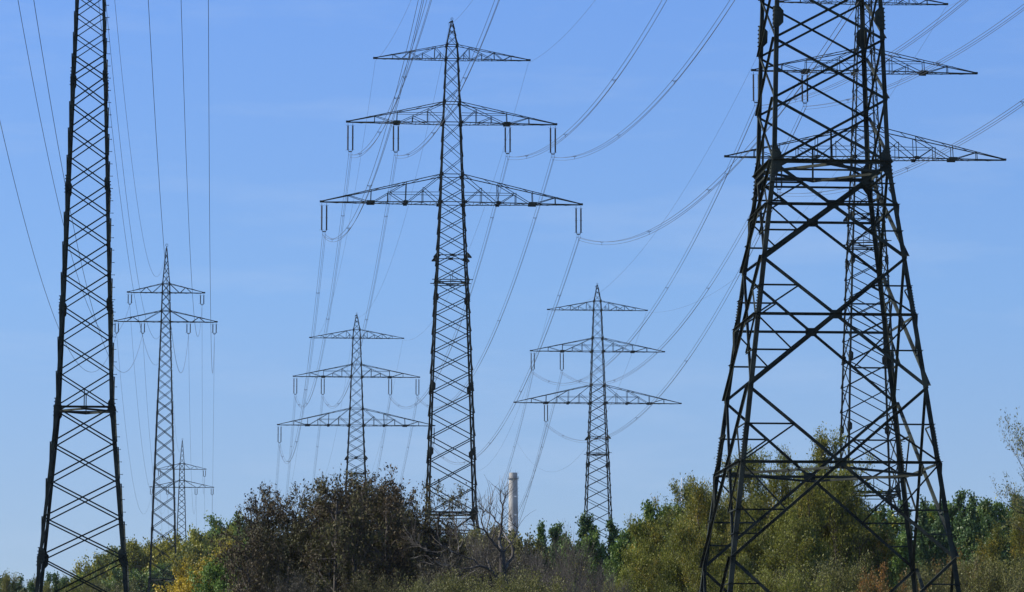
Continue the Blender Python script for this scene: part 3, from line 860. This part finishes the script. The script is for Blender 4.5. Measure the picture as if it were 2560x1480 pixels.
proto('poplar', 3, L_POPLAR, M_BARK, hpc=99.97, H=15, R_=2.3, first=0.12, n_limb=66, limb_ang=0.55, n_br=8, n_tw=6, per_twig=14, leaf=0.165, aspect=0.8, sig=0.12, stems=3, tilt=0.10, up=0.10, prof=lambda u: (1 - u) ** 0.7 * 0.94 + 0.06, tw_len=0.5, br_len=0.4, br_ang=0.6)
proto('dark_poplar', 3, L_DARK, M_BARK, hpc=99.97, H=15, R_=1.7, first=0.1, n_limb=84, limb_ang=0.40, n_br=7, n_tw=5, per_twig=13, leaf=0.155, aspect=0.8, sig=0.10, stems=3, tilt=0.09, up=0.12, prof=lambda u: (1 - u) ** 0.95 * 0.96 + 0.04, tw_len=0.42, br_len=0.36, br_ang=0.55)
proto('willow', 3, L_WILLOW, M_BARK, hpc=99.97, H=16, R_=3.0, first=0.12, n_limb=56, limb_ang=0.6, n_br=9, n_tw=7, per_twig=18, leaf=0.145, aspect=0.36, sig=0.12, stems=3, tilt=0.11, up=0.09, prof=plume_p, tw_len=0.8, br_len=0.42, leaf_up=0.25, limb_wob=0.13, follow=0.8)
proto('linden', 3, L_LINDEN, M_BARK, H=15, R_=4.0, first=0.2, n_limb=46, limb_ang=0.95, n_br=10, n_tw=7, per_twig=19, leaf=0.18, hpc=98.5, aspect=0.8, sig=0.17, up=0.05, prof=round_p, tw_len=0.55)
proto('oak', 3, L_BROWN, M_BARK, H=14, R_=2.4, first=0.46, tl=0.9, tilt=0.13, n_limb=48, limb_ang=1.05, n_br=10, n_tw=8, per_twig=4.0, leaf=0.145, aspect=0.55, sig=0.07, leader=False, stems=3, up=0.0, prof=lambda u: 1.0 - 0.45 * u * u, limb_wob=0.2, tw_len=0.55, br_len=0.5, br_ang=0.9, trunk_r=0.2)
proto('bush', 2, L_OLIVE, M_BARK, H=10, R_=3.4, first=0.15, n_limb=34, limb_ang=0.75, n_br=9, n_tw=8, per_twig=14, leaf=0.11, aspect=0.45, sig=0.12, stems=2, up=0.08, prof=round_p, tw_len=0.75, leaf_up=0.2, follow=0.6)
proto('bare', 2, L_GREY, M_TWIG, H=11, R_=2.8, first=0.15, n_limb=34, limb_ang=0.5, n_br=9, n_tw=9, per_twig=1.6, leaf=0.08, aspect=0.5, sig=0.07, stems=2, up=0.10, prof=plume_p, tw_len=1.1)
proto('spreading', 1, L_OLIVE, M_BARK, hpc=100, H=16, R_=3.6, first=0.62, n_limb=22, limb_ang=0.9, n_br=9, n_tw=6, per_twig=7, leaf=0.15, aspect=0.4, sig=0.12, up=0.05, prof=round_p, tw_len=0.8, leaf_up=0.2)
proto('sumac', 1, L_ORANGE, M_BARK, H=9, R_=3.0, first=0.12, n_limb=30, limb_ang=0.8, n_br=9, n_tw=6, per_twig=12, leaf=0.15, aspect=0.4, sig=0.13, stems=2, up=0.07, prof=round_p, tw_len=0.6)

_mats = {}
def plant(kind, px, top, Y, width, label, group=None, leafmat=None, name='tree', v=None, cat='tree', rmin=0.74):
    """px: column of the axis, top: row of the crown top, width: crown width in photo pixels"""
    protos, lm, bm = KIND[kind]
    p = protos[(v if v is not None else int(rng.integers(len(protos)))) % len(protos)]
    lm = leafmat or lm
    X = x_at(px, top, Y); Zt = z_at(top, Y)
    sz = Zt / p['H']
    mpp = (Y * math.cos(TH) + Zt * math.sin(TH)) / F_PX
    sx = min(max((width * mpp) / p['W'], rmin * sz), 1.25 * sz)
    rz = float(rng.uniform(0, 6.28))
    tx = sx * (p['tip'][0] * math.cos(rz) - p['tip'][1] * math.sin(rz))
    root = thing(name, (X - tx, Y, 0), label, cat, group, rz)
    root.scale = (sx, sx, sz)
    link('trunk', p['trunk'], bm, root)
    if p['crown'] is not None:
        key = (p['crown'].name, lm.name)
        if key not in _mats:
            m = p['crown'] if not p['crown'].materials else p['crown'].copy()
            m.materials.clear(); m.materials.append(lm)
            _mats[key] = m
        link('crown', _mats[key], None, root)
    return root

# --- left: turning lindens beyond the pylons
GL = 'yellow-green trees beyond the left pylons'
for px, top, w, lm, lab in ((262, 1412, 100, L_LINDEN, 'yellow-green tree just right of the near left pylon leg'), (300, 1386, 130, L_LINDEN, 'yellow-green round tree between the near and the slim second pylon'),
                        (345, 1376, 130, L_LINDEN, 'yellow-green round tree left of the slim second pylon'), (395, 1378, 130, L_LINDEN, 'yellow-green crown at the foot of the slim second pylon'),
                        (445, 1366, 130, L_LINDEN, 'yellow-green crown directly below the farthest pylon'), (490, 1370, 110, L_LINDEN, 'yellow-green crown right of the farthest pylon'),
                        (540, 1352, 110, L_LINDEN, 'green-yellow crown left of the tall green tree by the brown trees'), (592, 1318, 130, L_POPLAR, 'tall green tree partly hidden by the left brown tree')):
    plant('linden', px, top, 720 + (px % 7) * 6, w, lab, GL, leafmat=lm, name='linden_tree')
plant('linden', 410, 1432, 660, 170, 'dark green tree behind the legs of the slim second pylon', GL, leafmat=L_POPLAR, name='linden_tree')
plant('linden', 320, 1440, 655, 120, 'dark green tree below the yellow-green crowns beside near left pylon', GL, leafmat=L_POPLAR, name='linden_tree')
plant('linden', 470, 1425, 655, 90, 'dark green crown in the gap left of the golden tree', GL, leafmat=L_DARK, name='linden_tree')
plant('linden', 530, 1400, 560, 110, 'golden yellow tree left of the brown tree, middle one of the taller three', 'golden trees left of the brown trees', leafmat=L_YELLOW, name='linden_tree')
plant('linden', 492, 1425, 550, 80, 'golden yellow tree, leftmost of the taller three beside dark crown', 'golden trees left of the brown trees', leafmat=L_YELLOW, name='linden_tree')
plant('linden', 560, 1418, 548, 120, 'low golden yellow tree in front of the golden row', 'golden trees left of the brown trees', leafmat=L_YELLOW, name='linden_tree')
plant('linden', 598, 1396, 555, 120, 'golden yellow tree touching the brown tree, rightmost of the taller three', 'golden trees left of the brown trees', leafmat=L_YELLOW, name='linden_tree')
# --- far left low trees
GW = 'low dark trees at the lower left'
plant('willow', 30, 1432, 400, 90, 'feathery grey-green willow in the bottom left corner', GW, name='willow_tree', leafmat=L_OLIVE)
plant('dark_poplar', 70, 1450, 380, 80, 'low dark tree between corner willow and near left pylon leg', GW, name='poplar_tree')
plant('dark_poplar', 108, 1436, 420, 60, 'dark tree just left of the near left pylon leg', GW, name='poplar_tree')
plant('dark_poplar', 143, 1433, 420, 60, 'dark tree top inside the near left pylon, leftmost of three', GW, name='poplar_tree')
plant('willow', 185, 1443, 390, 90, 'olive tree inside the near left pylon, middle of three', GW, name='willow_tree')
plant('poplar', 165, 1447, 430, 60, 'dark tree between the olive trees inside the near left pylon', GW, name='poplar_tree', leafmat=L_DARK)
plant('willow', 122, 1455, 370, 90, 'olive tree around the foot of the near left pylon leg', GW, name='willow_tree', leafmat=L_OLIVE)
plant('poplar', 240, 1440, 430, 60, 'dark tree just inside the right leg of the near left pylon', GW, name='poplar_tree', leafmat=L_DARK)
plant('poplar', 50, 1446, 410, 60, 'dark tree close behind the feathery corner willow', GW, name='poplar_tree', leafmat=L_DARK)
for px, top, k, lm, lab in ((12, 1440, 'poplar', L_DARK, 'dark tree cut by the left edge behind the corner willow'), (88, 1440, 'willow', L_OLIVE, 'olive tree between the corner willow and the near left pylon'),
                            (155, 1438, 'willow', L_OLIVE, 'olive tree behind the lowest brace of the near left pylon, left half'), (205, 1436, 'poplar', L_POPLAR, 'green tree behind the lowest brace of the near left pylon, right half')):
    plant(k, px, top, 450 + px % 9, 90, lab, GW, name='broadleaf_tree', leafmat=lm)
plant('willow', 225, 1438, 395, 80, 'olive tree inside the near left pylon, rightmost of three', GW, name='willow_tree')
plant('bush', 270, 1452, 380, 90, 'olive bush at the bottom edge beside the near left pylon leg', GW, name='bush', cat='bush')
# --- green trees behind the brown ones
GBK = 'green trees behind the brown trees'
for px, top, w, lm, lab in ((600, 1385, 130, L_POPLAR, 'green tree behind the left end of the brown trees'), (690, 1370, 150, L_POPLAR, 'green tree showing through the left brown tree'),
                            (775, 1352, 150, L_POPLAR, 'green tree showing between the left and middle brown trees'), (870, 1360, 150, L_LINDEN, 'yellowish tree showing through the middle brown tree'),
                            (950, 1345, 150, L_POPLAR, 'green tree showing between middle and right brown trees'), (1010, 1350, 120, L_LINDEN, 'yellowish tree behind the right brown tree'),
                            (1075, 1362, 130, L_POPLAR, 'green tree behind the foot of the central pylon'), (1150, 1352, 120, L_OLIVE, 'olive tree behind the left limbs of the dead tree'),
                            (1215, 1345, 120, L_OLIVE, 'olive tree behind the trunk of the dead tree'), (1290, 1356, 110, L_OLIVE, 'olive tree below the white chimney')):
    plant('linden', px, top, 300 + (px % 5) * 6, w, lab, GBK, leafmat=lm, name='broadleaf_tree')
# --- the brown trees
GO = 'withered brown trees in the middle'
plant('oak', 690, 1236, 172, 210, 'withered brown tree, leftmost and lowest of the tall brown row', GO, name='brown_tree', v=0, rmin=0.7)
plant('oak', 770, 1226, 178, 240, 'withered brown tree second from left in the brown row', GO, name='brown_tree', v=1, rmin=0.7)
plant('oak', 850, 1192, 170, 280, 'withered brown tree in front of the small distant pylon', GO, name='brown_tree', v=2, rmin=0.7)
plant('oak', 808, 1212, 182, 260, 'withered brown tree filling the middle of the brown row, set slightly back', GO, name='brown_tree', v=1, rmin=0.8)
plant('oak', 905, 1200, 184, 260, 'withered brown tree set back below the small distant pylon body', GO, name='brown_tree', v=0, rmin=0.8)
plant('oak', 950, 1188, 174, 280, 'tallest withered brown tree, right of the small distant pylon', GO, name='brown_tree', v=0, rmin=0.7)
plant('oak', 1030, 1216, 180, 210, 'withered brown tree covering the left foot of the central pylon', GO, name='brown_tree', v=1, rmin=0.7)
plant('oak', 1078, 1305, 185, 150, 'low withered brown tree between the legs of the central pylon', GO, name='brown_tree', v=2, rmin=0.7)
plant('oak', 650, 1320, 165, 150, 'low withered brown tree next to the golden tree', GO, name='brown_tree', v=2, rmin=0.7)
plant('bush', 740, 1440, 160, 110, 'dark thicket under the left brown trees', GO, leafmat=L_GREY, name='bush', cat='bush', rmin=0.5)
plant('bush', 930, 1428, 160, 130, 'dark thicket under the tallest brown tree', GO, leafmat=L_BROWN, name='bush', cat='bush', rmin=0.5)
# --- olive bushes along the bottom
GBU = 'olive bushes along the bottom edge'
for px, top, w, Y, lab in ((1055, 1452, 130, 140, 'olive bush at the bottom edge right of the brown trees'), (1140, 1440, 130, 142, 'olive bush at the bottom edge left of the dead trunk'),
                           (1225, 1435, 120, 146, 'olive bush wrapped round the dead trunk'), (1320, 1428, 130, 150, 'olive bush right of the dead trunk')):
    plant('bush', px, top, Y, w, lab, GBU, name='bush', cat='bush')
for px, top, w, Y, lab in ((1165, 1385, 120, 165, 'thin grey-green bush behind the left dead limbs'), (1255, 1375, 120, 168, 'thin grey-green bush behind the dead trunk fork')):
    plant('bush', px, top, Y, w, lab, GBU, leafmat=L_GREY, name='bush', cat='bush')
# --- bare twiggy trees
GBA = 'bare twiggy trees near the chimney'
plant('bare', 1300, 1322, 190, 110, 'bare grey twiggy tree in front of the chimney', GBA, name='bare_tree')
plant('bare', 1350, 1362, 195, 110, 'bare grey twiggy tree between the chimney and the poplars', GBA, name='bare_tree')
plant('bare', 1375, 1400, 175, 140, 'bare grey-brown thicket below the leftmost poplar', GBA, name='bare_tree')
plant('bare', 1090, 1290, 185, 90, 'bare twiggy tree between the central pylon legs', GBA, name='bare_tree')
plant('bare', 1185, 1320, 190, 110, 'bare twiggy tree just right of the central pylon', GBA, name='bare_tree')
plant('bare', 1450, 1428, 170, 150, 'low bare thicket at the bottom below the second poplar', GBA, name='bare_tree')
# --- dark poplars in front of the distant right pylon
GP = 'poplars in front of the distant right pylon'
for px, top, w, k, lab in ((1354, 1303, 70, 'dark_poplar', 'dark poplar with slim spire, leftmost of the poplar row'), (1385, 1318, 50, 'dark_poplar', 'dark poplar spire second from left in the poplar row'),
                           (1403, 1310, 55, 'dark_poplar', 'dark poplar spire third from left in the poplar row'), (1450, 1284, 75, 'dark_poplar', 'tall dark poplar left of the distant right pylon foot'),
                           (1500, 1289, 60, 'dark_poplar', 'dark poplar in the middle of the distant right pylon foot'), (1525, 1300, 70, 'dark_poplar', 'dark poplar at the right leg of the distant right pylon'),
                           (1563, 1328, 70, 'poplar', 'green poplar right of the dip beside the distant right pylon'), (1590, 1314, 70, 'poplar', 'green poplar left of the tall leafy poplar pair')):
    plant(k, px, top, 300 + (px % 5) * 4, w, lab, GP, name='poplar_tree')
plant('poplar', 1478, 1330, 290, 90, 'green poplar below the dark spires of the distant right pylon', GP, name='poplar_tree')
plant('poplar', 1425, 1345, 290, 90, 'green poplar below the left dark spires', GP, name='poplar_tree')
plant('poplar', 1540, 1365, 285, 110, 'green and yellow poplar below the dip in the tree line', GP, name='poplar_tree')
plant('poplar', 1622, 1258, 268, 100, 'tall leafy green poplar, left of the pair before the willows', GP, name='poplar_tree')
plant('poplar', 1662, 1263, 272, 90, 'tall leafy green poplar, right of the pair before the willows', GP, name='poplar_tree')
plant('poplar', 1608, 1345, 262, 110, 'yellow-spotted poplar below the tall leafy poplar pair', GP, name='poplar_tree')
plant('poplar', 1700, 1262, 300, 60, 'green poplar top beside the white mast', GP, name='poplar_tree')
# --- willows
GWI = 'olive willows around the huge right pylon'
for px, top, w, Y, lab in ((1716, 1190, 95, 262, 'pointed willow plume beside the white mast'), (1768, 1222, 90, 258, 'willow plume touching the huge pylon from the left'),
                           (1700, 1300, 130, 240, 'broad willow below the white mast'), (1650, 1390, 150, 222, 'low olive willow left of the huge pylon foot'),
                           (1560, 1415, 160, 210, 'low olive thicket below the distant right pylon'), (1770, 1330, 130, 238, 'olive willow at the left foot of the huge pylon'),
                           (1838, 1130, 120, 246, 'tall willow behind the left legs of the huge pylon'), (1888, 1122, 100, 250, 'tall willow second from left inside the huge pylon'),
                           (1948, 1128, 120, 248, 'tall willow with bare tips inside the huge pylon'), (1880, 1240, 180, 234, 'broad willow filling the lower left of the huge pylon'),
                           (2062, 1078, 120, 244, 'tallest willow in the middle of the huge pylon'), (2020, 1160, 120, 240, 'willow left below the tallest willow plume'),
                           (2110, 1155, 110, 247, 'thin willow in front of the pylon behind the huge one'), (2140, 1225, 90, 246, 'low willow right below the tallest willow'),
                           (1990, 1290, 200, 230, 'broad dense willow at the centre of the huge pylon'), (1850, 1380, 190, 222, 'dense willow at bottom inside the left legs')):
    plant('willow', px, top, Y, w, lab, GWI, name='willow_tree', rmin=0.72)
# --- behind: poplars right of the gap
GR = 'dark poplars behind the huge right pylon'
for px, top, w, k, lab in ((2182, 1283, 60, 'poplar', 'small green poplar at the right end of the sky gap'), (2210, 1262, 70, 'dark_poplar', 'dark poplar under the platform of the rear pylon'),
                           (2255, 1252, 80, 'dark_poplar', 'dark poplar between the right legs of the huge pylon'), (2310, 1250, 80, 'dark_poplar', 'dark poplar just right of the huge pylon inner leg'),
                           (2368, 1257, 70, 'dark_poplar', 'dark poplar first outside the huge pylon on the right'), (2412, 1228, 70, 'dark_poplar', 'tallest dark poplar spire right of the huge pylon'),
                           (2432, 1238, 60, 'dark_poplar', 'dark poplar spire just right of the tallest spire'), (2470, 1246, 70, 'dark_poplar', 'dark poplar spire third from the right edge'),
                           (2500, 1252, 60, 'dark_poplar', 'dark poplar spire second from the right edge'), (2535, 1236, 80, 'dark_poplar', 'dark poplar at the right edge under overhanging branches')):
    plant(k, px, top, 340 + (px % 5) * 5, w, lab, GR, name='poplar_tree')
for px, top, w, k, lab in ((2165, 1330, 130, 'poplar', 'green poplar mass right of the dense central willow'), (2250, 1335, 150, 'poplar', 'green poplar mass between the right legs, low'),
                           (2340, 1330, 140, 'dark_poplar', 'dark green mass right of the huge pylon right leg'), (2430, 1320, 140, 'dark_poplar', 'dark green mass below the tallest spire')):
    plant(k, px, top, 300 + (px % 5) * 5, w, lab, GR, name='poplar_tree')
for px, top, w, k, lab in ((2280, 1262, 90, 'dark_poplar', 'dark poplar close behind the right legs of the huge pylon'), (2340, 1268, 90, 'dark_poplar', 'dark poplar just outside the right leg of the huge pylon'),
                           (2390, 1262, 90, 'dark_poplar', 'dark poplar left under the tallest spire'), (2455, 1256, 90, 'dark_poplar', 'dark poplar right under the tallest spire'),
                           (2515, 1260, 90, 'dark_poplar', 'dark poplar behind the yellow-olive pair'), (2230, 1275, 90, 'poplar', 'green poplar right of the sky gap'),
                           (2195, 1300, 90, 'poplar', 'green poplar directly below the sky gap'), (2325, 1258, 90, 'poplar', 'full poplar seen against the right leg of the huge pylon'),
                           (2365, 1262, 90, 'poplar', 'full poplar first right of the huge pylon leg'), (2440, 1262, 90, 'poplar', 'full poplar filling the row under the tall spire'),
                           (2485, 1258, 90, 'poplar', 'full poplar second from the right edge'), (2550, 1245, 90, 'poplar', 'full poplar cut by the right edge')):
    plant(k, px, top, 372 + (px % 5) * 5, w, lab, GR, name='poplar_tree')
# --- right: olive trees, orange shrubs
GY = 'olive trees in the lower right corner'
plant('willow', 2480, 1312, 250, 150, 'yellow-olive tree at lower right, left of the pair', GY, name='willow_tree', leafmat=L_WILLOW)
plant('willow', 2545, 1280, 255, 140, 'yellow-olive tree at the right edge', GY, name='willow_tree')
plant('bush', 2440, 1400, 235, 170, 'olive bush at bottom right below the yellow-olive tree', GY, name='bush', cat='bush')
plant('bush', 2530, 1390, 235, 150, 'olive bush in the bottom right corner', GY, name='bush', cat='bush')
plant('bush', 2310, 1415, 228, 150, 'olive bush at bottom beside the huge pylon right leg', GY, name='bush', cat='bush')
plant('bush', 2080, 1400, 222, 150, 'olive bush at bottom inside the huge pylon', GY, name='bush', cat='bush')
plant('bush', 1960, 1420, 218, 150, 'olive bush at bottom left inside the huge pylon', GY, name='bush', cat='bush', leafmat=L_WILLOW)
GOR = 'orange autumn shrubs'
plant('sumac', 2200, 1418, 216, 140, 'rusty orange shrub at the bottom inside the huge pylon', GOR, name='shrub', cat='shrub', rmin=0.42)
plant('sumac', 2385, 1385, 240, 100, 'bright orange shrub right of the huge pylon', GOR, name='shrub', cat='shrub', rmin=0.42, leafmat=L_ORANGE)
plant('sumac', 2152, 1300, 262, 45, 'small russet tree at the left end of the sky gap', GOR, name='shrub', cat='shrub', rmin=0.42)
# --- tree leaning into the frame at the right edge
edge = plant('spreading', 2640, 1020, 228, 200, 'airy tree reaching into the frame at the right edge', None, name='willow_tree', leafmat=L_OLIVE, rmin=0.6)
for ch in edge.children:
    if ch.name.startswith('crown'):
        co = np.empty(len(ch.data.vertices) * 3, np.float32); ch.data.vertices.foreach_get('co', co); co = co.reshape(-1, 3)
        a = edge.rotation_euler[2]; wx = (co[:, 0] * math.cos(a) - co[:, 1] * math.sin(a)) * edge.scale[0] + edge.location.x
        wx = wx[co[:, 2] * edge.scale[2] > z_at(1230, 228)]
        edge.location.x += x_at(2508, 1100, 228) - float(np.percentile(wx, 1.5))

# ------------------------------------------------------------------ dead tree, drawn limb by limb
def dead_tree():
    Y0 = 155.0
    rg = np.random.default_rng(3)
    lines = [
        ([(1545, 1900), (1545, 1650), (1545, 1457), (1550, 1200), (1545, 1000), (1540, 900)], 0.20, 0.12, 0),
        ([(1540, 900), (1510, 800), (1500, 720), (1530, 600), (1540, 450), (1550, 330), (1545, 230), (1520, 110), (1520, 40)], 0.10, 0.02, 0.2),
        ([(1550, 240), (1575, 170), (1620, 80)], 0.035, 0.012, 0), ([(1575, 170), (1582, 90)], 0.02, 0.01, 0.3),
        ([(1540, 900), (1480, 830), (1400, 740), (1330, 640), (1290, 590), (1200, 550), (1100, 520)], 0.085, 0.02, -0.7),
        ([(1400, 740), (1415, 660), (1450, 580), (1480, 540)], 0.05, 0.02, 0.4),
        ([(1330, 640), (1330, 560), (1370, 420), (1370, 300), (1390, 200), (1380, 140)], 0.035, 0.01, 0.3),
        ([(1290, 590), (1250, 480), (1280, 330), (1250, 240), (1190, 140)], 0.035, 0.012, -0.3),
        ([(1530, 540), (1450, 460), (1380, 360), (1300, 300)], 0.05, 0.02, 0.4), ([(1280, 305), (1245, 290)], 0.03, 0.02, 0),
        ([(1560, 1180), (1620, 1060), (1690, 950), (1690, 850), (1640, 740), (1580, 640), (1545, 560)], 0.10, 0.03, 0.6),
        ([(1660, 790), (1600, 850), (1548, 930)], 0.05, 0.06, 0),
        ([(1640, 790), (1700, 720), (1740, 640), (1760, 560), (1690, 500), (1650, 400)], 0.035, 0.012, 0.2),
        ([(1535, 1320), (1430, 1200), (1330, 1120), (1220, 1090), (1100, 1125), (980, 1135)], 0.12, 0.03, -0.8),
        ([(1370, 1130), (1350, 1040), (1320, 990)], 0.07, 0.04, 0.2),
        ([(1220, 1090), (1060, 980), (960, 940), (860, 900), (780, 850), (660, 790)], 0.05, 0.018, -0.5),
        ([(780, 850), (640, 900), (520, 880), (420, 840), (350, 780), (320, 730)], 0.03, 0.014, 0.5), ([(420, 840), (300, 800), (250, 720)], 0.022, 0.01, 0.2),
        ([(930, 920), (935, 800), (900, 680), (890, 520), (850, 380)], 0.035, 0.012, 0.4), ([(950, 830), (1000, 640), (1040, 540), (1020, 400), (980, 300)], 0.03, 0.01, -0.4),
        ([(1100, 1125), (900, 1100), (700, 1080), (560, 1000)], 0.03, 0.012, -0.3), ([(980, 1130), (850, 1160), (700, 1110), (450, 1040)], 0.025, 0.01, 0.3),
    ]
    wp = lambda x, y, dy: np.array([x_at(980 + x / 5.605, 1220 + y / 5.605, Y0 + dy), Y0 + dy, z_at(1220 + y / 5.605, Y0 + dy)])
    base = wp(1545, 1900, 0); base[2] = 0
    root = thing('dead_tree', tuple(base), 'leafless dead tree with bleached forking limbs below the chimney', 'tree')
    limbs = []; twigs = []
    for li, (pl, r0, r1, dy) in enumerate(lines):
        n = len(pl)
        P = np.array([wp(x, y, dy * i / max(1, n - 1)) - base for i, (x, y) in enumerate(pl)])
        if li == 0: P = np.concatenate([[[0, 0, 0]], P])
        # subdivide with wobble
        Q = [P[0]]
        for a, b in zip(P, P[1:]):
            L = np.linalg.norm(b - a)
            Q.append((a + b) / 2 + rg.normal(size=3) * L * 0.05); Q.append(b)
        Q = np.array(Q)
        rr = np.linspace(r0, r1, len(Q)) * (1.0 if li == 0 else 0.75)
        limbs.append((Q, rr))
        if li > 0:
            for k in range(int(4 + 5 * len(pl) / 3)):
                t = rg.uniform(0.3, 1) * (len(Q) - 1.001); i = int(t)
                p = Q[i] + (Q[i + 1] - Q[i]) * (t - i)
                d = unit(unit(Q[i + 1] - Q[i]) + rg.normal(size=3) * 0.7 + np.array([0, 0, 0.35]))
                q, rq, _ = curve_path(p, d, rg.uniform(0.3, 1.3), 4, 0.22, np.array([0, 0, 0.05]), 0.012, 0.004)
                twigs.append((q, rq))
    link('trunk', tubes_np(limbs[:1], 8), M_BARK, root)
    for l in limbs[1:]: link('limb', tubes_np([l], 6), M_DEAD, root)
    tw = tubes_np(twigs, 3); tw.name = 'twigs'
    o = link('twigs', tw, M_DEAD, root); o['kind'] = 'stuff'
dead_tree()

# ------------------------------------------------------------------ chimney and mast
M_CONC = simple_mat('pale_concrete', (0.26, 0.252, 0.235), (0.355, 0.345, 0.32), 0.12, 0.95, spec=0.1)
M_WHITE = simple_mat('white_paint', (0.75, 0.74, 0.72), (0.82, 0.81, 0.8), 0.1, 0.5)
def chimney():
    Y = 2200.0
    m = (Y * math.cos(TH)) / F_PX * 1.008
    X = x_at(1283, 1250, Y); zt = z_at(1182, Y)
    root = thing('chimney', (X, Y, 0), 'tall pale concrete chimney with rim platform, rising behind the dead tree', 'chimney')
    r = 10.9 * m
    mb = MB(); zp = zt - 15 * m
    mb.lathe([(r * 1.45, 0), (r * 1.12, zt - 150 * m), (r * 0.98, zp)], (0, 0, 0), 32)
    mb.build('shaft', M_CONC, root)
    mb = MB(); mb.lathe([(r * 0.93, zp + 0.01), (r * 0.93, zt), (r * 0.8, zt), (r * 0.8, zt - 2), (0.01, zt - 2)], (0, 0, 0), 32)
    mb.build('flue_top', M_CONC, root)
    mb = MB(); mb.lathe([(r * 0.99, zp - 0.35), (r * 1.28, zp - 0.2), (r * 1.28, zp + 0.15), (r * 0.94, zp + 0.15)], (0, 0, 0), 32)
    for k in range(20):
        a = 2 * math.pi * k / 20; c = (r * 1.26 * math.cos(a), r * 1.26 * math.sin(a))
        mb.tube([(c[0], c[1], zp), (c[0], c[1], zp + 1.15)], 0.05, 4)
    for h in (0.6, 1.15):
        mb.tube([(r * 1.26 * math.cos(2 * math.pi * k / 40), r * 1.26 * math.sin(2 * math.pi * k / 40), zp + h) for k in range(41)], 0.05, 4)
    mb.build('platform', M_FIT, root)
    mb = MB(); xl = r * 1.08
    a = R(-12)
    ex = np.array([math.cos(a), math.sin(a)])
    for s in (-0.3, 0.3):
        mb.tube([(xl * 1.14 * ex[0], xl * 1.14 * ex[1] + s, 20), (xl * ex[0], xl * ex[1] + s, zt + 0.8)], 0.05, 4)
    for k in range(60):
        t = k / 59; z = 40 + t * (zt - 40.2); xx = xl * (1.14 - 0.14 * (z - 20) / (zt - 20))
        mb.tube([(xx * ex[0], xx * ex[1] - 0.4, z), (xx * ex[0] + 0.62, xx * ex[1], z), (xx * ex[0], xx * ex[1] + 0.4, z)], 0.05, 4)
    mb.build('ladder_cage', M_FIT, root)
    for zz in (zt - 60 * m, zt - 106 * m):
        mb = MB(); q = R(-62); mb.box((r * 1.1 * math.cos(q), r * 1.1 * math.sin(q), zz), 0.6, 0.4, 0.3); mb.tube([(r * 0.9 * math.cos(q), r * 0.9 * math.sin(q), zz), (r * 1.1 * math.cos(q), r * 1.1 * math.sin(q), zz)], 0.1, 4)
        mb.build('warning_light', M_WHITE, root)
    for a in (-2.4, -0.9):
        mb = MB(); mb.tube([(r * 0.86 * math.cos(a), r * 0.86 * math.sin(a), zt - 0.2), (r * 0.86 * math.cos(a), r * 0.86 * math.sin(a), zt + 1.4)], 0.05, 4)
        mb.build('lightning_rod', M_FIT, root)
chimney()

def mast():
    Y = 1800.0; m = Y / F_PX
    X = x_at(1704, 1250, Y); zt = z_at(1194, Y); zp = z_at(1252, Y)
    root = thing('mast', (X, Y, 0), 'white steel mast with a side platform, mostly hidden by the pointed willow plume', 'mast')
    mb = MB()
    for sx, sy in ((-1, -1), (1, -1), (1, 1), (-1, 1)):
        mb.tube([(sx * 2.2, sy * 2.2, 0), (sx * 0.9, sy * 0.9, zp)], 0.16, 5)
    for k in range(14):
        z0 = zp * k / 14; z1 = zp * (k + 1) / 14; w0 = 2.2 - 1.3 * k / 14; w1 = 2.2 - 1.3 * (k + 1) / 14
        for s in (-1, 1):
            mb.tube([(-w0, s * w0, z0), (w1, s * w1, z1)], 0.1, 4); mb.tube([(w0, s * w0, z0), (-w1, s * w1, z1)], 0.1, 4)
            mb.tube([(s * w0, -w0, z0), (s * w1, w1, z1)], 0.1, 4)
    mb.build('lattice_shaft', M_WHITE, root)
    mb = MB(); mb.box((-0.9, 0, zp), 2.9, 1.4, 0.22)
    for k in range(6):
        mb.tube([(-3.6 + k * 1.05, -1.3, zp), (-3.6 + k * 1.05, -1.3, zp + 1.1)], 0.09, 4)
    mb.tube([(-3.7, -1.3, zp + 1.0), (1.8, -1.3, zp + 1.0)], 0.12, 4)
    mb.build('platform', M_WHITE, root)
    mb = MB(); mb.tube([(0, 0, zp), (0, 0, zt)], [0.35, 0.12], 6); mb.build('antenna', M_WHITE, root)
mast()

# ------------------------------------------------------------------ air
hz = MB(); hz.box((0, 4300, 88), 6100, 4800, 90)
hm = bpy.data.materials.new('haze'); hm.use_nodes = True
for n in list(hm.node_tree.nodes):
    if n.type == 'BSDF_PRINCIPLED': hm.node_tree.nodes.remove(n)
pv = hm.node_tree.nodes.new('ShaderNodeVolumePrincipled')
pv.inputs['Color'].default_value = (0.82, 0.88, 0.96, 1)
pv.inputs['Density'].default_value = 0.00003
pv.inputs['Anisotropy'].default_value = 0.3
hm.node_tree.links.new(pv.outputs[0], hm.node_tree.nodes['Material Output'].inputs['Volume'])
tag(hz.build('haze', hm), kind='stuff')
